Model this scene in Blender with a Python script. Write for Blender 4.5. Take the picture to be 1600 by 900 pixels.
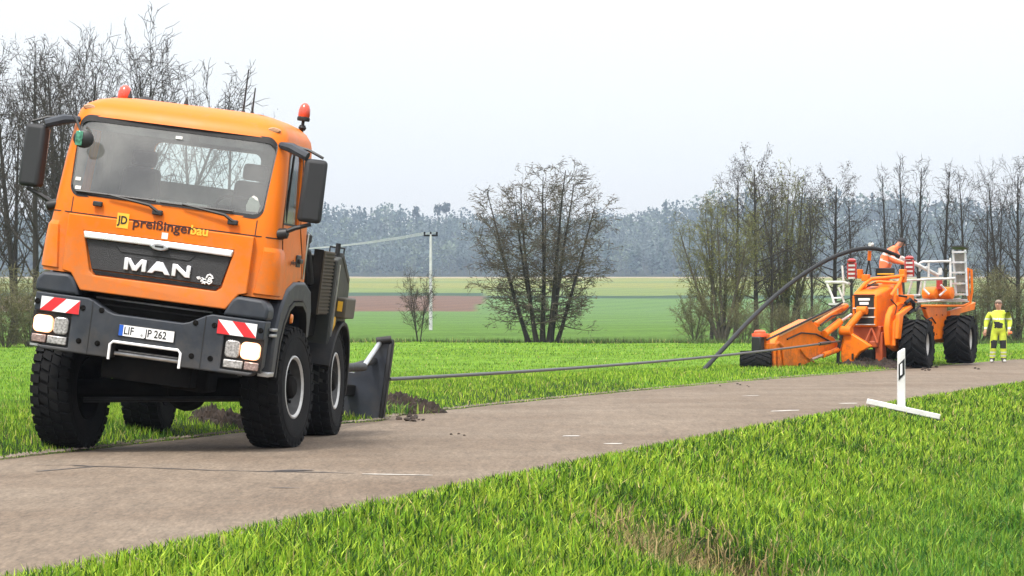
import bpy, bmesh, math, random
import numpy as np
from mathutils import Vector, Matrix, Euler

for _o in list(bpy.data.objects):
    bpy.data.objects.remove(_o, do_unlink=True)
scene = bpy.context.scene
COL = scene.collection
R = math.radians

# ------------------------------------------------------------------ camera
FPX, CAM_H, HORIZON = 4600.0, 1.42, 498.0          # focal length in photo pixels, eye height, horizon row
cam_data = bpy.data.cameras.new('camera')
cam_data.sensor_width = 36.0
cam_data.lens = FPX / 1600.0 * 36.0
cam_data.clip_start, cam_data.clip_end = 0.3, 6000
cam = bpy.data.objects.new('camera', cam_data)
COL.objects.link(cam)
cam.location = (0, 0, CAM_H)
cam.rotation_euler = (R(90) + math.atan((HORIZON - 450) / FPX), 0, 0)
scene.camera = cam

# ------------------------------------------------------------------ overcast sky and weak sun
SUN_EL, SUN_AZ = R(60), R(205)                      # azimuth clockwise from +Y: behind the camera, a little left
world = bpy.data.worlds.new('World')
scene.world = world
world.use_nodes = True
wn, wl = world.node_tree.nodes, world.node_tree.links
wn.clear()
w_out = wn.new('ShaderNodeOutputWorld')
sky = wn.new('ShaderNodeTexSky')
sky.sky_type = 'NISHITA'
sky.sun_disc = False
sky.sun_elevation = SUN_EL
sky.sun_rotation = SUN_AZ
sky.dust_density = 4.0
bg_sky = wn.new('ShaderNodeBackground'); bg_sky.inputs['Strength'].default_value = 0.05
wl.new(sky.outputs[0], bg_sky.inputs['Color'])
# cloud deck: a standard overcast sky, zenith about three times the horizon
tc = wn.new('ShaderNodeTexCoord')
sep = wn.new('ShaderNodeSeparateXYZ'); wl.new(tc.outputs['Generated'], sep.inputs[0])
mx = wn.new('ShaderNodeMath'); mx.operation = 'MAXIMUM'; mx.inputs[1].default_value = 0.0
wl.new(sep.outputs['Z'], mx.inputs[0])
ma = wn.new('ShaderNodeMath'); ma.operation = 'MULTIPLY_ADD'
ma.inputs[1].default_value = 1.45; ma.inputs[2].default_value = 0.545
wl.new(mx.outputs[0], ma.inputs[0])
cn = wn.new('ShaderNodeTexNoise'); cn.inputs['Scale'].default_value = 3.0; cn.inputs['Detail'].default_value = 4
wl.new(tc.outputs['Generated'], cn.inputs['Vector'])
cm = wn.new('ShaderNodeMapRange'); cm.inputs['To Min'].default_value = 0.94; cm.inputs['To Max'].default_value = 1.06
wl.new(cn.outputs['Fac'], cm.inputs['Value'])
mm = wn.new('ShaderNodeMath'); mm.operation = 'MULTIPLY'
wl.new(ma.outputs[0], mm.inputs[0]); wl.new(cm.outputs[0], mm.inputs[1])
bg_cloud = wn.new('ShaderNodeBackground')
bg_cloud.inputs['Color'].default_value = (1.0, 0.99, 0.985, 1)
wl.new(mm.outputs[0], bg_cloud.inputs['Strength'])
add = wn.new('ShaderNodeAddShader')
wl.new(bg_sky.outputs[0], add.inputs[0]); wl.new(bg_cloud.outputs[0], add.inputs[1])
wl.new(add.outputs[0], w_out.inputs['Surface'])

sun_data = bpy.data.lights.new('sun', 'SUN')
sun_data.energy = 3.0
sun_data.angle = R(10)
sun_data.color = (1.0, 0.96, 0.9)
sun = bpy.data.objects.new('sun', sun_data)
COL.objects.link(sun)
sun.rotation_euler = Vector((math.sin(SUN_AZ) * math.cos(SUN_EL), math.cos(SUN_AZ) * math.cos(SUN_EL), math.sin(SUN_EL))).to_track_quat('Z', 'Y').to_euler()

vs = scene.view_settings
vs.view_transform = 'Standard'
vs.look = 'None'
vs.exposure = 0.38
vs.gamma = 1.0
vs.use_curve_mapping = False
scene.cycles.use_denoising = True
scene.cycles.max_bounces = 6
scene.cycles.diffuse_bounces = 3
scene.cycles.glossy_bounces = 3
scene.cycles.transparent_max_bounces = 12
scene.cycles.volume_bounces = 0

HAZE_D = 0.00014

# ------------------------------------------------------------------ helpers
def tag(o, label=None, cat=None, group=None, kind=None):
    if label: o['label'] = label
    if cat: o['category'] = cat
    if group: o['group'] = group
    if kind: o['kind'] = kind
    return o

def empty(name, loc=(0, 0, 0), rot=(0, 0, 0), parent=None):
    o = bpy.data.objects.new(name, None)
    COL.objects.link(o)
    o.location = loc
    o.rotation_euler = rot
    o.parent = parent
    o.empty_display_size = 0.2
    return o

def smooth(a, b, x):
    t = np.clip((x - a) / (b - a), 0, 1)
    return t * t * (3 - 2 * t)

MATS = {}
def mat(name, col, rough=0.6, metal=0.0, var=0.0, vscale=6.0, bump=0.0, bscale=60.0, emit=None, estr=0.0, dirt=None, dscale=2.0, damount=0.5, coat=0.0, spec=None, detail=5, mud=None):
    """Principled material: colour with noise variation, optional dirt patches, fine bump."""
    if name in MATS: return MATS[name]
    m = bpy.data.materials.new(name)
    m.use_nodes = True
    n, l = m.node_tree.nodes, m.node_tree.links
    b = n['Principled BSDF']
    b.inputs['Base Color'].default_value = (*col, 1)
    b.inputs['Roughness'].default_value = rough
    b.inputs['Metallic'].default_value = metal
    if coat: b.inputs['Coat Weight'].default_value = coat; b.inputs['Coat Roughness'].default_value = 0.12
    if spec is not None: b.inputs['Specular IOR Level'].default_value = spec
    t = n.new('ShaderNodeTexCoord')
    last = None
    if var > 0:
        ns = n.new('ShaderNodeTexNoise'); ns.inputs['Scale'].default_value = vscale; ns.inputs['Detail'].default_value = detail
        l.new(t.outputs['Object'], ns.inputs['Vector'])
        mr = n.new('ShaderNodeMapRange'); mr.inputs['From Min'].default_value = 0.3; mr.inputs['From Max'].default_value = 0.7
        mr.inputs['To Min'].default_value = 1 - var; mr.inputs['To Max'].default_value = 1 + var
        l.new(ns.outputs['Fac'], mr.inputs['Value'])
        mixc = n.new('ShaderNodeMix'); mixc.data_type = 'RGBA'; mixc.blend_type = 'MULTIPLY'; mixc.inputs['Factor'].default_value = 1
        mixc.inputs['A'].default_value = (*col, 1)
        l.new(mr.outputs[0], mixc.inputs['B'])
        last = mixc.outputs['Result']
        rr = n.new('ShaderNodeMapRange'); rr.inputs['To Min'].default_value = max(0.02, rough - 0.12); rr.inputs['To Max'].default_value = min(1, rough + 0.12)
        l.new(ns.outputs['Fac'], rr.inputs['Value']); l.new(rr.outputs[0], b.inputs['Roughness'])
    if dirt:
        nd = n.new('ShaderNodeTexNoise'); nd.inputs['Scale'].default_value = dscale; nd.inputs['Detail'].default_value = 8; nd.inputs['Roughness'].default_value = 0.65
        l.new(t.outputs['Object'], nd.inputs['Vector'])
        dr = n.new('ShaderNodeMapRange'); dr.inputs['From Min'].default_value = 0.45; dr.inputs['From Max'].default_value = 0.75; dr.inputs['To Max'].default_value = damount
        l.new(nd.outputs['Fac'], dr.inputs['Value'])
        md = n.new('ShaderNodeMix'); md.data_type = 'RGBA'
        l.new(dr.outputs[0], md.inputs['Factor'])
        if last: l.new(last, md.inputs['A'])
        else: md.inputs['A'].default_value = (*col, 1)
        md.inputs['B'].default_value = (*dirt, 1)
        last = md.outputs['Result']
    if mud:                                             # splashed mud: (low z, high z, colour, amount)
        sp = n.new('ShaderNodeSeparateXYZ'); l.new(t.outputs['Object'], sp.inputs[0])
        m1 = n.new('ShaderNodeMapRange'); m1.inputs['From Min'].default_value = mud[1]; m1.inputs['From Max'].default_value = mud[0]
        m1.inputs['To Min'].default_value = 0; m1.inputs['To Max'].default_value = .34
        l.new(sp.outputs['Z'], m1.inputs['Value'])
        nm_ = n.new('ShaderNodeTexNoise'); nm_.inputs['Scale'].default_value = 7; nm_.inputs['Detail'].default_value = 9; nm_.inputs['Roughness'].default_value = .7
        l.new(t.outputs['Object'], nm_.inputs['Vector'])
        ad = n.new('ShaderNodeMath'); ad.operation = 'ADD'; l.new(m1.outputs[0], ad.inputs[0]); l.new(nm_.outputs['Fac'], ad.inputs[1])
        m2 = n.new('ShaderNodeMapRange'); m2.inputs['From Min'].default_value = .58; m2.inputs['From Max'].default_value = .82; m2.inputs['To Max'].default_value = mud[3]
        l.new(ad.outputs[0], m2.inputs['Value'])
        mm_ = n.new('ShaderNodeMix'); mm_.data_type = 'RGBA'; l.new(m2.outputs[0], mm_.inputs['Factor'])
        if last: l.new(last, mm_.inputs['A'])
        else: mm_.inputs['A'].default_value = (*col, 1)
        mm_.inputs['B'].default_value = (*mud[2], 1)
        last = mm_.outputs['Result']
    if last: l.new(last, b.inputs['Base Color'])
    if bump > 0:
        nb = n.new('ShaderNodeTexNoise'); nb.inputs['Scale'].default_value = bscale; nb.inputs['Detail'].default_value = 4
        l.new(t.outputs['Object'], nb.inputs['Vector'])
        bp = n.new('ShaderNodeBump'); bp.inputs['Strength'].default_value = bump; bp.inputs['Distance'].default_value = 0.02
        l.new(nb.outputs['Fac'], bp.inputs['Height']); l.new(bp.outputs[0], b.inputs['Normal'])
    if emit:
        b.inputs['Emission Color'].default_value = (*emit, 1)
        b.inputs['Emission Strength'].default_value = estr
    MATS[name] = m
    return m

def attr_mat(name, rough=0.8, trans=0.0, var=0.0, vscale=1.0, bump=0.0, bscale=8.0, spec=0.3):
    """Colour from the mesh's own colour attribute, with noise; optional translucency for leaves and blades."""
    m = bpy.data.materials.new(name)
    m.use_nodes = True
    n, l = m.node_tree.nodes, m.node_tree.links
    b = n['Principled BSDF']
    b.inputs['Roughness'].default_value = rough
    b.inputs['Specular IOR Level'].default_value = spec
    a = n.new('ShaderNodeAttribute'); a.attribute_name = 'tint'
    src = a.outputs['Color']
    t = n.new('ShaderNodeTexCoord')
    if var:
        ns = n.new('ShaderNodeTexNoise'); ns.inputs['Scale'].default_value = vscale; ns.inputs['Detail'].default_value = 8
        l.new(t.outputs['Object'], ns.inputs['Vector'])
        mr = n.new('ShaderNodeMapRange'); mr.inputs['From Min'].default_value = 0.3; mr.inputs['From Max'].default_value = 0.7
        mr.inputs['To Min'].default_value = 1 - var; mr.inputs['To Max'].default_value = 1 + var
        l.new(ns.outputs['Fac'], mr.inputs['Value'])
        mc = n.new('ShaderNodeMix'); mc.data_type = 'RGBA'; mc.blend_type = 'MULTIPLY'; mc.inputs['Factor'].default_value = 1
        l.new(src, mc.inputs['A']); l.new(mr.outputs[0], mc.inputs['B'])
        src = mc.outputs['Result']
    l.new(src, b.inputs['Base Color'])
    if bump:
        nb = n.new('ShaderNodeTexNoise'); nb.inputs['Scale'].default_value = bscale; nb.inputs['Detail'].default_value = 6
        l.new(t.outputs['Object'], nb.inputs['Vector'])
        bp = n.new('ShaderNodeBump'); bp.inputs['Strength'].default_value = bump; bp.inputs['Distance'].default_value = 0.1
        l.new(nb.outputs['Fac'], bp.inputs['Height']); l.new(bp.outputs[0], b.inputs['Normal'])
    if trans:
        tr = n.new('ShaderNodeBsdfTranslucent'); l.new(src, tr.inputs['Color'])
        ms = n.new('ShaderNodeMixShader'); ms.inputs[0].default_value = trans
        l.new(b.outputs[0], ms.inputs[1]); l.new(tr.outputs[0], ms.inputs[2])
        l.new(ms.outputs[0], n['Material Output'].inputs['Surface'])
    MATS[name] = m
    return m

def np_mesh(name, verts, faces_flat, sizes, material, parent=None, tint=None, shade=False):
    """Fast mesh from numpy arrays: verts (n,3), flat vertex indices, loop count per face."""
    me = bpy.data.meshes.new(name)
    nv, nl, nf = len(verts), len(faces_flat), len(sizes)
    me.vertices.add(nv); me.vertices.foreach_set('co', np.asarray(verts, np.float32).ravel())
    me.loops.add(nl); me.loops.foreach_set('vertex_index', np.asarray(faces_flat, np.int32))
    me.polygons.add(nf)
    st = np.zeros(nf, np.int32); st[1:] = np.cumsum(sizes)[:-1]
    me.polygons.foreach_set('loop_start', st)
    if tint is not None:
        ca = me.color_attributes.new('tint', 'FLOAT_COLOR', 'POINT')
        c4 = np.ones((nv, 4), np.float32); c4[:, :3] = tint
        ca.data.foreach_set('color', c4.ravel())
    me.update(calc_edges=True)
    me.polygons.foreach_set('use_smooth', np.full(nf, shade))
    me.materials.append(material)
    o = bpy.data.objects.new(name, me)
    COL.objects.link(o)
    o.parent = parent
    return o

def frame_axis(d):
    d = Vector(d).normalized()
    up = Vector((0, 0, 1)) if abs(d.z) < 0.95 else Vector((1, 0, 0))
    a = d.cross(up).normalized()
    return a, d.cross(a).normalized()

class MB:
    """Collects shapes; build() links them as one mesh object."""
    def __init__(self):
        self.v, self.f, self.m = [], [], []
    def add(self, vs, fs, m=0):
        o = len(self.v)
        self.v += [tuple(p) for p in vs]
        for f in fs:
            self.f.append([i + o for i in f]); self.m.append(m)
        return self
    def box(self, c, s, rot=None, m=0, taper=None):
        hx, hy, hz = s[0] / 2, s[1] / 2, s[2] / 2
        p = [Vector((x * hx, y * hy, z * hz)) for z in (-1, 1) for y in (-1, 1) for x in (-1, 1)]
        if taper:
            for q in p[4:]: q.x *= taper; q.y *= taper
        if rot is not None:
            mt = rot if isinstance(rot, Matrix) else Euler(rot).to_matrix()
            p = [mt @ q for q in p]
        c = Vector(c)
        return self.add([q + c for q in p], [(0, 1, 3, 2), (4, 6, 7, 5), (0, 4, 5, 1), (2, 3, 7, 6), (0, 2, 6, 4), (1, 5, 7, 3)], m)
    def prism(self, pts, axis, a, b, m=0):
        """pts: 2D polygon in the two other axes (x,z for y; y,z for x; x,y for z), extruded a..b along axis."""
        def p3(p, t):
            return {'y': (p[0], t, p[1]), 'x': (t, p[0], p[1]), 'z': (p[0], p[1], t)}[axis]
        n = len(pts)
        vs = [p3(p, a) for p in pts] + [p3(p, b) for p in pts]
        fs = [list(range(n))[::-1], list(range(n, 2 * n))] + [(i, (i + 1) % n, n + (i + 1) % n, n + i) for i in range(n)]
        return self.add(vs, fs, m)
    def tube(self, path, r, n=8, m=0, caps=True):
        path = [Vector(p) for p in path]
        k = len(path)
        rs = r if isinstance(r, (list, tuple)) else [r] * k
        vs, prev = [], None
        for i, p in enumerate(path):
            d = (path[min(i + 1, k - 1)] - path[max(i - 1, 0)]).normalized()
            if prev is None: a, b = frame_axis(d)
            else:
                a = (prev - d * prev.dot(d))
                a = a.normalized() if a.length > 1e-5 else frame_axis(d)[0]
                b = d.cross(a)
            prev = a
            for j in range(n):
                t = 2 * math.pi * j / n
                vs.append(p + (a * math.cos(t) + b * math.sin(t)) * rs[i])
        fs = [(i * n + j, i * n + (j + 1) % n, (i + 1) * n + (j + 1) % n, (i + 1) * n + j) for i in range(k - 1) for j in range(n)]
        if caps: fs += [list(range(n))[::-1], list(range((k - 1) * n, k * n))]
        return self.add(vs, fs, m)
    def lathe(self, prof, c=(0, 0, 0), axis=(1, 0, 0), n=32, m=0, caps=True):
        """prof: (radius, height along axis)"""
        d = Vector(axis).normalized(); a, b = frame_axis(d); c = Vector(c)
        vs = []
        for (r, h) in prof:
            for j in range(n):
                t = 2 * math.pi * j / n
                vs.append(c + d * h + (a * math.cos(t) + b * math.sin(t)) * r)
        k = len(prof)
        fs = [(i * n + j, i * n + (j + 1) % n, (i + 1) * n + (j + 1) % n, (i + 1) * n + j) for i in range(k - 1) for j in range(n)]
        if caps: fs += [list(range(n))[::-1], list(range((k - 1) * n, k * n))]
        return self.add(vs, fs, m)
    def cyl(self, a, b, r, n=16, m=0, r2=None):
        return self.tube([a, b], [r, r if r2 is None else r2], n, m)
    def grid(self, fn, nu, nv, m=0):
        vs = [fn(i / nu, j / nv) for j in range(nv + 1) for i in range(nu + 1)]
        fs = [(j * (nu + 1) + i, j * (nu + 1) + i + 1, (j + 1) * (nu + 1) + i + 1, (j + 1) * (nu + 1) + i) for j in range(nv) for i in range(nu)]
        return self.add(vs, fs, m)
    def mesh(self, name, mats, ang=38):
        me = bpy.data.meshes.new(name)
        me.from_pydata(self.v, [], self.f)
        me.polygons.foreach_set('material_index', self.m)
        bm = bmesh.new(); bm.from_mesh(me)
        bmesh.ops.recalc_face_normals(bm, faces=bm.faces)
        bm.to_mesh(me); bm.free()
        for mt in (mats if isinstance(mats, (list, tuple)) else [mats]): me.materials.append(mt)
        me.polygons.foreach_set('use_smooth', [True] * len(me.polygons))
        me.set_sharp_from_angle(angle=R(ang))
        return me
    def build(self, name, mats, parent=None, bevel=0.0, ang=38, seg=2, loc=None, rot=None):
        o = bpy.data.objects.new(name, self.mesh(name, mats, ang))
        COL.objects.link(o)
        o.parent = parent
        if loc is not None: o.location = loc
        if rot is not None: o.rotation_euler = rot
        if bevel:
            b = o.modifiers.new('bevel', 'BEVEL')
            b.width = bevel; b.segments = seg; b.limit_method = 'ANGLE'; b.angle_limit = R(35)
            b.harden_normals = False
        return o

def bake(o):
    """Apply an object's modifiers into its mesh."""
    dg = bpy.context.evaluated_depsgraph_get()
    me = bpy.data.meshes.new_from_object(o.evaluated_get(dg), depsgraph=dg)
    o.modifiers.clear()
    o.data = me
    return o

def cut(o, cutters):
    """Boolean-subtract MB cutters from mesh object o."""
    tmp = []
    for c in cutters:
        me = c.mesh('cutter', list(o.data.materials))
        t = bpy.data.objects.new('cutter', me); COL.objects.link(t); tmp.append(t)
        b = o.modifiers.new('b', 'BOOLEAN'); b.operation = 'DIFFERENCE'; b.solver = 'EXACT'; b.object = t
    # evaluate without the parent's transform
    par = o.parent; o.parent = None
    bpy.context.view_layer.update()
    bake(o)
    o.parent = par
    for t in tmp: bpy.data.objects.remove(t, do_unlink=True)
    return o

def lettering(name, s, size, depth, material, parent, loc, rot, align='CENTER', bold=0.0, sx=1.0, shear=0.0):
    cu = bpy.data.curves.new(name, 'FONT')
    cu.body = s; cu.size = size; cu.extrude = depth; cu.align_x = align; cu.align_y = 'CENTER'
    cu.offset = bold; cu.shear = shear; cu.resolution_u = 3
    t = bpy.data.objects.new(name, cu); COL.objects.link(t)
    dg = bpy.context.evaluated_depsgraph_get()
    me = bpy.data.meshes.new_from_object(t.evaluated_get(dg), depsgraph=dg)
    bpy.data.objects.remove(t, do_unlink=True)
    me.materials.clear(); me.materials.append(material)
    o = bpy.data.objects.new(name, me); COL.objects.link(o)
    o.parent = parent; o.location = loc; o.rotation_euler = rot; o.scale = (sx, 1, 1)
    return o

def copy_tree(o, parent=None):
    c = o.copy(); COL.objects.link(c); c.parent = parent
    for ch in list(o.children): copy_tree(ch, c)
    return c

def at(px, py, d):
    """World point seen at photo pixel (px, py) at depth d."""
    return Vector(((px - 800) / FPX * d, d, CAM_H - (py - HORIZON) / FPX * d))
# ------------------------------------------------------------------ terrain
FAR_EDGE = np.array([(5, -11.6), (16, -8.75), (29.8, -5.18), (38, -3.15), (46, -1.0), (59.8, 2.9), (74, 8.0), (87, 14.3), (99, 21.5)])
NEAR_EDGE = np.array([(0, -6.6), (16.7, -2.45), (24.2, -0.7), (34, 1.9), (48.7, 6.3), (68.5, 12.6), (84, 19.4), (99, 27.6)])
PF = np.polyfit(FAR_EDGE[:, 0], FAR_EDGE[:, 1], 4)
PN = np.polyfit(NEAR_EDGE[:, 0], NEAR_EDGE[:, 1], 4)
def _edge(p, y):
    y = np.asarray(y, float)
    yc = np.clip(y, 0, 100)
    d = np.polyder(p)
    return np.polyval(p, yc) + (y - yc) * np.polyval(d, yc)
def far_x(y): return _edge(PF, y) + 0.45 * np.exp(-((np.asarray(y, float) - 41.2) / 1.7) ** 2)
def near_x(y): return _edge(PN, y)
def s_far(x, y):
    c = np.cos(np.arctan(np.polyval(np.polyder(PF), np.clip(y, 0, 100))))
    return (far_x(y) - x) * c
def s_near(x, y):
    c = np.cos(np.arctan(np.polyval(np.polyder(PN), np.clip(y, 0, 100))))
    return (x - near_x(y)) * c

def wob(x, y, k, seed=0.0):
    return (np.sin(x * k + seed) * np.cos(y * k * 0.83 + seed * 2.1) + 0.6 * np.sin(x * k * 1.9 + y * k * 1.3 + seed) + 0.4 * np.cos(y * k * 2.7 - x * k * 0.7 + seed * 3)) / 2

def base_z(y):
    return np.interp(y, [-200, 50, 60, 74, 80, 88, 110, 125, 500, 900, 1350, 1880, 1960, 2100, 2250, 2400, 2650],
                     [0, 0, .005, .03, .07, .19, .28, .32, .66, 3.57, 14.0, 28.3, 34.0, 48.0, 62.0, 70.0, 74.0])

def ground_z(x, y):
    x = np.asarray(x, float); y = np.asarray(y, float)
    z = base_z(y)
    sf, sn = s_far(x, y), s_near(x, y)
    # far verge: a low shoulder, then meadow
    z = z + 0.17 * smooth(0.05, 1.3, sf) * (1 - 0.5 * smooth(60, 75, y))
    z = z + np.where(sf > 0, 0.03 * wob(x, y, 1.3) * smooth(0.2, 2, sf) + 0.05 * wob(x, y, 0.21, 2) * smooth(3, 10, sf), 0)
    z = z - 0.12 * np.exp(-((y - 125) / 1.6) ** 2) * (sf > 0)
    # near verge: falls into a shallow ditch and comes up again towards the camera
    fall = np.interp(sn, [0, 0.3, 1.2, 3.0, 4.6, 6.0, 9, 14], [0, -0.04, -0.27, -0.66, -0.84, -0.64, -0.36, -0.3])
    fade = 1 - 0.55 * smooth(45, 80, y)
    z = z + np.where(sn > 0, fall * fade + 0.035 * wob(x, y, 1.7, 1) * smooth(0.1, 1, sn), 0)
    z = z - 0.55 * np.exp(-(((x - 1.82) / 0.40) ** 2 + ((y - 23.8) / 0.9) ** 2)) - 0.15 * np.exp(-(((x - 1.5) / 0.8) ** 2 + ((y - 24.2) / 1.3) ** 2))
    z = z - 0.25 * np.exp(-(((x - 5.3) / 0.7) ** 2 + ((y - 30.0) / 1.5) ** 2))
    # the road bed
    bed = (sf <= 0) & (sn <= 0)
    return np.where(bed, z - 0.03, z)

def gz(x, y): return float(ground_z(x, y))

def build_ground():
    ys = np.concatenate([np.linspace(-60, 4, 17)[:-1], np.geomspace(4, 130, 330)[:-1], np.geomspace(130, 1960, 330)[:-1], np.geomspace(1960, 2600, 24)])
    t = np.linspace(-1, 1, 301)
    t = np.sign(t) * (0.45 * np.abs(t) + 0.55 * np.abs(t) ** 2.6)
    Y, T = np.meshgrid(ys, t, indexing='ij')
    X = T * (45 + 0.85 * np.maximum(Y, 0))
    Z = ground_z(X, Y)
    ny, nx = Y.shape
    V = np.stack([X, Y, Z], -1).reshape(-1, 3)
    idx = np.arange(ny * nx).reshape(ny, nx)
    F = np.stack([idx[:-1, :-1], idx[:-1, 1:], idx[1:, 1:], idx[1:, :-1]], -1).reshape(-1, 4)
    # crops and meadow: colours of what grows there, plus hedge shadows as dark strips
    c = np.zeros((ny, nx, 3))
    tanx = X / np.maximum(Y, 1)
    soil = np.array((.014, .026, .006))
    meadow = np.array((.100, .190, .016)); crop = np.array((.068, .132, .020)); brown = np.array((.105, .055, .028))
    rape = np.array((.150, .158, .018)); dark = np.array((.020, .048, .014)); pale = np.array((.25, .20, .11))
    c[:] = meadow
    yy = Y + np.where(Y > 200, 9.0, 1.0) * wob(X, Y, 0.05)
    c[(Y < 60) & (s_far(X, Y) < 6)] = soil * 1.35
    near = (s_near(X, Y) > -0.2) & (Y < 90)
    c[near] = soil
    c[(s_near(X, Y) > -0.25) & (s_near(X, Y) < 0.12) & (Y < 100)] = (.11, .10, .045)
    c[(s_far(X, Y) > -0.25) & (s_far(X, Y) < 0.08) & (Y < 100)] = (.075, .07, .035)
    c[(yy > 124)] = dark
    c[(yy > 126.2)] = crop
    left = tanx < -0.012 + 0.00001 * (Y - 900)
    c[(yy > 890) & left] = brown
    c[(yy > 1140) & ~left] = dark  # hedge shadow between the fields, painted as a dark strip
    c[(yy > 1215) & ~left] = (crop + rape) / 2
    c[(yy > 1205) & left] = dark  # the same painted hedge shadow beside the brown field
    c[(yy > 1300)] = crop * .5 + rape * .5
    c[(yy > 1430)] = rape
    c[(yy > 1600) & (yy < 1660)] = crop * .6 + rape * .4
    c[(yy > 1800)] = pale
    c[(yy > 1860)] = (.04, .05, .03)
    rows = 1 + .10 * np.sin((X * .96 - Y * .28) * 2 * np.pi / 16) * ((Y > 128) & (Y < 1800)) + .10 * wob(X, Y, .05, 1) + .07 * wob(X, Y, .35, 7)
    c *= np.where(Y > 60, rows, 1)[..., None]
    hol = np.exp(-(((X - 1.62) / .75) ** 2 + ((Y - 24.0) / 1.4) ** 2)) > .45
    c[hol] = (.045, .034, .018)
    mud = np.exp(-(((X + 1.4) / 0.8) ** 2 + ((Y - 42.4) / 1.4) ** 2)) > 0.4
    c[mud & (s_far(X, Y) > -.1)] = (.05, .034, .022)
    o = np_mesh('ground', V, F.ravel(), np.full(len(F), 4), attr_mat('field_ground', 0.95, 0, 0.30, 1.4, 0.7, 14.0, 0.1), tint=c.reshape(-1, 3), shade=True)
    tag(o, 'green meadow, ploughed strip and yellow-green fields around the road', 'ground', kind='structure')
build_ground()

def road_material():
    m = bpy.data.materials.new('asphalt'); m.use_nodes = True
    n, l = m.node_tree.nodes, m.node_tree.links
    b = n['Principled BSDF']; b.inputs['Roughness'].default_value = 0.88; b.inputs['Specular IOR Level'].default_value = 0.3
    t = n.new('ShaderNodeTexCoord')
    n1 = n.new('ShaderNodeTexNoise'); n1.inputs['Scale'].default_value = 0.35; n1.inputs['Detail'].default_value = 8; n1.inputs['Roughness'].default_value = .6
    n2 = n.new('ShaderNodeTexNoise'); n2.inputs['Scale'].default_value = 30; n2.inputs['Detail'].default_value = 5; n2.inputs['Roughness'].default_value = .75
    vz = n.new('ShaderNodeTexVoronoi'); vz.inputs['Scale'].default_value = 45
    mp = n.new('ShaderNodeMapping'); mp.inputs['Rotation'].default_value = (0, 0, R(16)); mp.inputs['Scale'].default_value = (1.6, 0.12, 1)
    l.new(t.outputs['Object'], mp.inputs['Vector'])
    n3 = n.new('ShaderNodeTexNoise'); n3.inputs['Scale'].default_value = 1.0; n3.inputs['Detail'].default_value = 5
    l.new(mp.outputs[0], n3.inputs['Vector'])
    mp2 = n.new('ShaderNodeMapping'); mp2.inputs['Rotation'].default_value = (0, 0, R(16)); mp2.inputs['Scale'].default_value = (1.0, 0.16, 1)
    l.new(t.outputs['Object'], mp2.inputs['Vector'])      # surface worn and stretched along the driving direction
    l.new(t.outputs['Object'], n1.inputs['Vector'])
    for q in (n2, vz): l.new(mp2.outputs[0], q.inputs['Vector'])
    r1 = n.new('ShaderNodeValToRGB')
    r1.color_ramp.elements[0].position = .32; r1.color_ramp.elements[0].color = (.102, .073, .049, 1)
    r1.color_ramp.elements[1].position = .70; r1.color_ramp.elements[1].color = (.150, .118, .086, 1)
    l.new(n1.outputs['Fac'], r1.inputs[0])
    def mul(a, fac, lo, hi, fmin=.3, fmax=.7):
        mr = n.new('ShaderNodeMapRange'); mr.inputs['From Min'].default_value = fmin; mr.inputs['From Max'].default_value = fmax
        mr.inputs['To Min'].default_value = lo; mr.inputs['To Max'].default_value = hi
        l.new(fac, mr.inputs['Value'])
        x = n.new('ShaderNodeMix'); x.data_type = 'RGBA'; x.blend_type = 'MULTIPLY'; x.inputs['Factor'].default_value = 1
        l.new(a, x.inputs['A']); l.new(mr.outputs[0], x.inputs['B'])
        return x.outputs['Result']
    c = mul(r1.outputs[0], n2.outputs['Fac'], .66, 1.36)
    n4 = n.new('ShaderNodeTexNoise'); n4.inputs['Scale'].default_value = 7; n4.inputs['Detail'].default_value = 6; n4.inputs['Roughness'].default_value = .7
    l.new(mp2.outputs[0], n4.inputs['Vector'])
    c = mul(c, n4.outputs['Fac'], .80, 1.20)
    c = mul(c, n3.outputs['Fac'], .96, 1.04)
    c = mul(c, vz.outputs['Distance'], .86, 1.12, 0, .6)
    l.new(c, b.inputs['Base Color'])
    bp = n.new('ShaderNodeBump'); bp.inputs['Strength'].default_value = .5; bp.inputs['Distance'].default_value = .01
    l.new(n2.outputs['Fac'], bp.inputs['Height']); l.new(bp.outputs[0], b.inputs['Normal'])
    return m

def build_road():
    ys = np.concatenate([np.linspace(-60, 10, 30)[:-1], np.linspace(10, 130, 420)])
    K = 18
    V, rng = [], np.random.default_rng(4)
    for y in ys:
        a = float(far_x(y)); b = float(near_x(y))
        a -= 0.05 * (math.sin(y * 2.1) + .7 * math.sin(y * 5.3 + 1)) * .6; b += 0.06 * (math.sin(y * 1.7 + 2) + .8 * math.sin(y * 4.4)) * .6
        z0 = float(base_z(y))
        for k in range(K + 1):
            t = k / K
            V.append((a + (b - a) * t, y, z0 + 0.05 * (1 - (2 * t - 1) ** 2) * 0.6 - (0.012 if k in (0, K) else 0)))
    W = K + 1
    F = [(j * W + k, j * W + k + 1, (j + 1) * W + k + 1, (j + 1) * W + k) for j in range(len(ys) - 1) for k in range(K)]
    F = np.array(F)
    o = np_mesh('road', np.array(V), F.ravel(), np.full(len(F), 4), road_material(), shade=True)
    tag(o, 'narrow curving country road of worn brownish grey asphalt', 'road', kind='structure')
    return o
ROAD = build_road()

def road_z(x, y):
    a, b = float(far_x(y)), float(near_x(y))
    t = min(1, max(0, (x - a) / (b - a)))
    return float(base_z(y)) + 0.03 * (1 - (2 * t - 1) ** 2)

def road_pt(px, py):
    d = 40.0
    for _ in range(30):
        x = (px - 800) / FPX * d
        z = road_z(x, d)
        d = FPX * (CAM_H - z) / (py - HORIZON)
    x = (px - 800) / FPX * d
    return Vector((x, d, road_z(x, d)))

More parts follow.
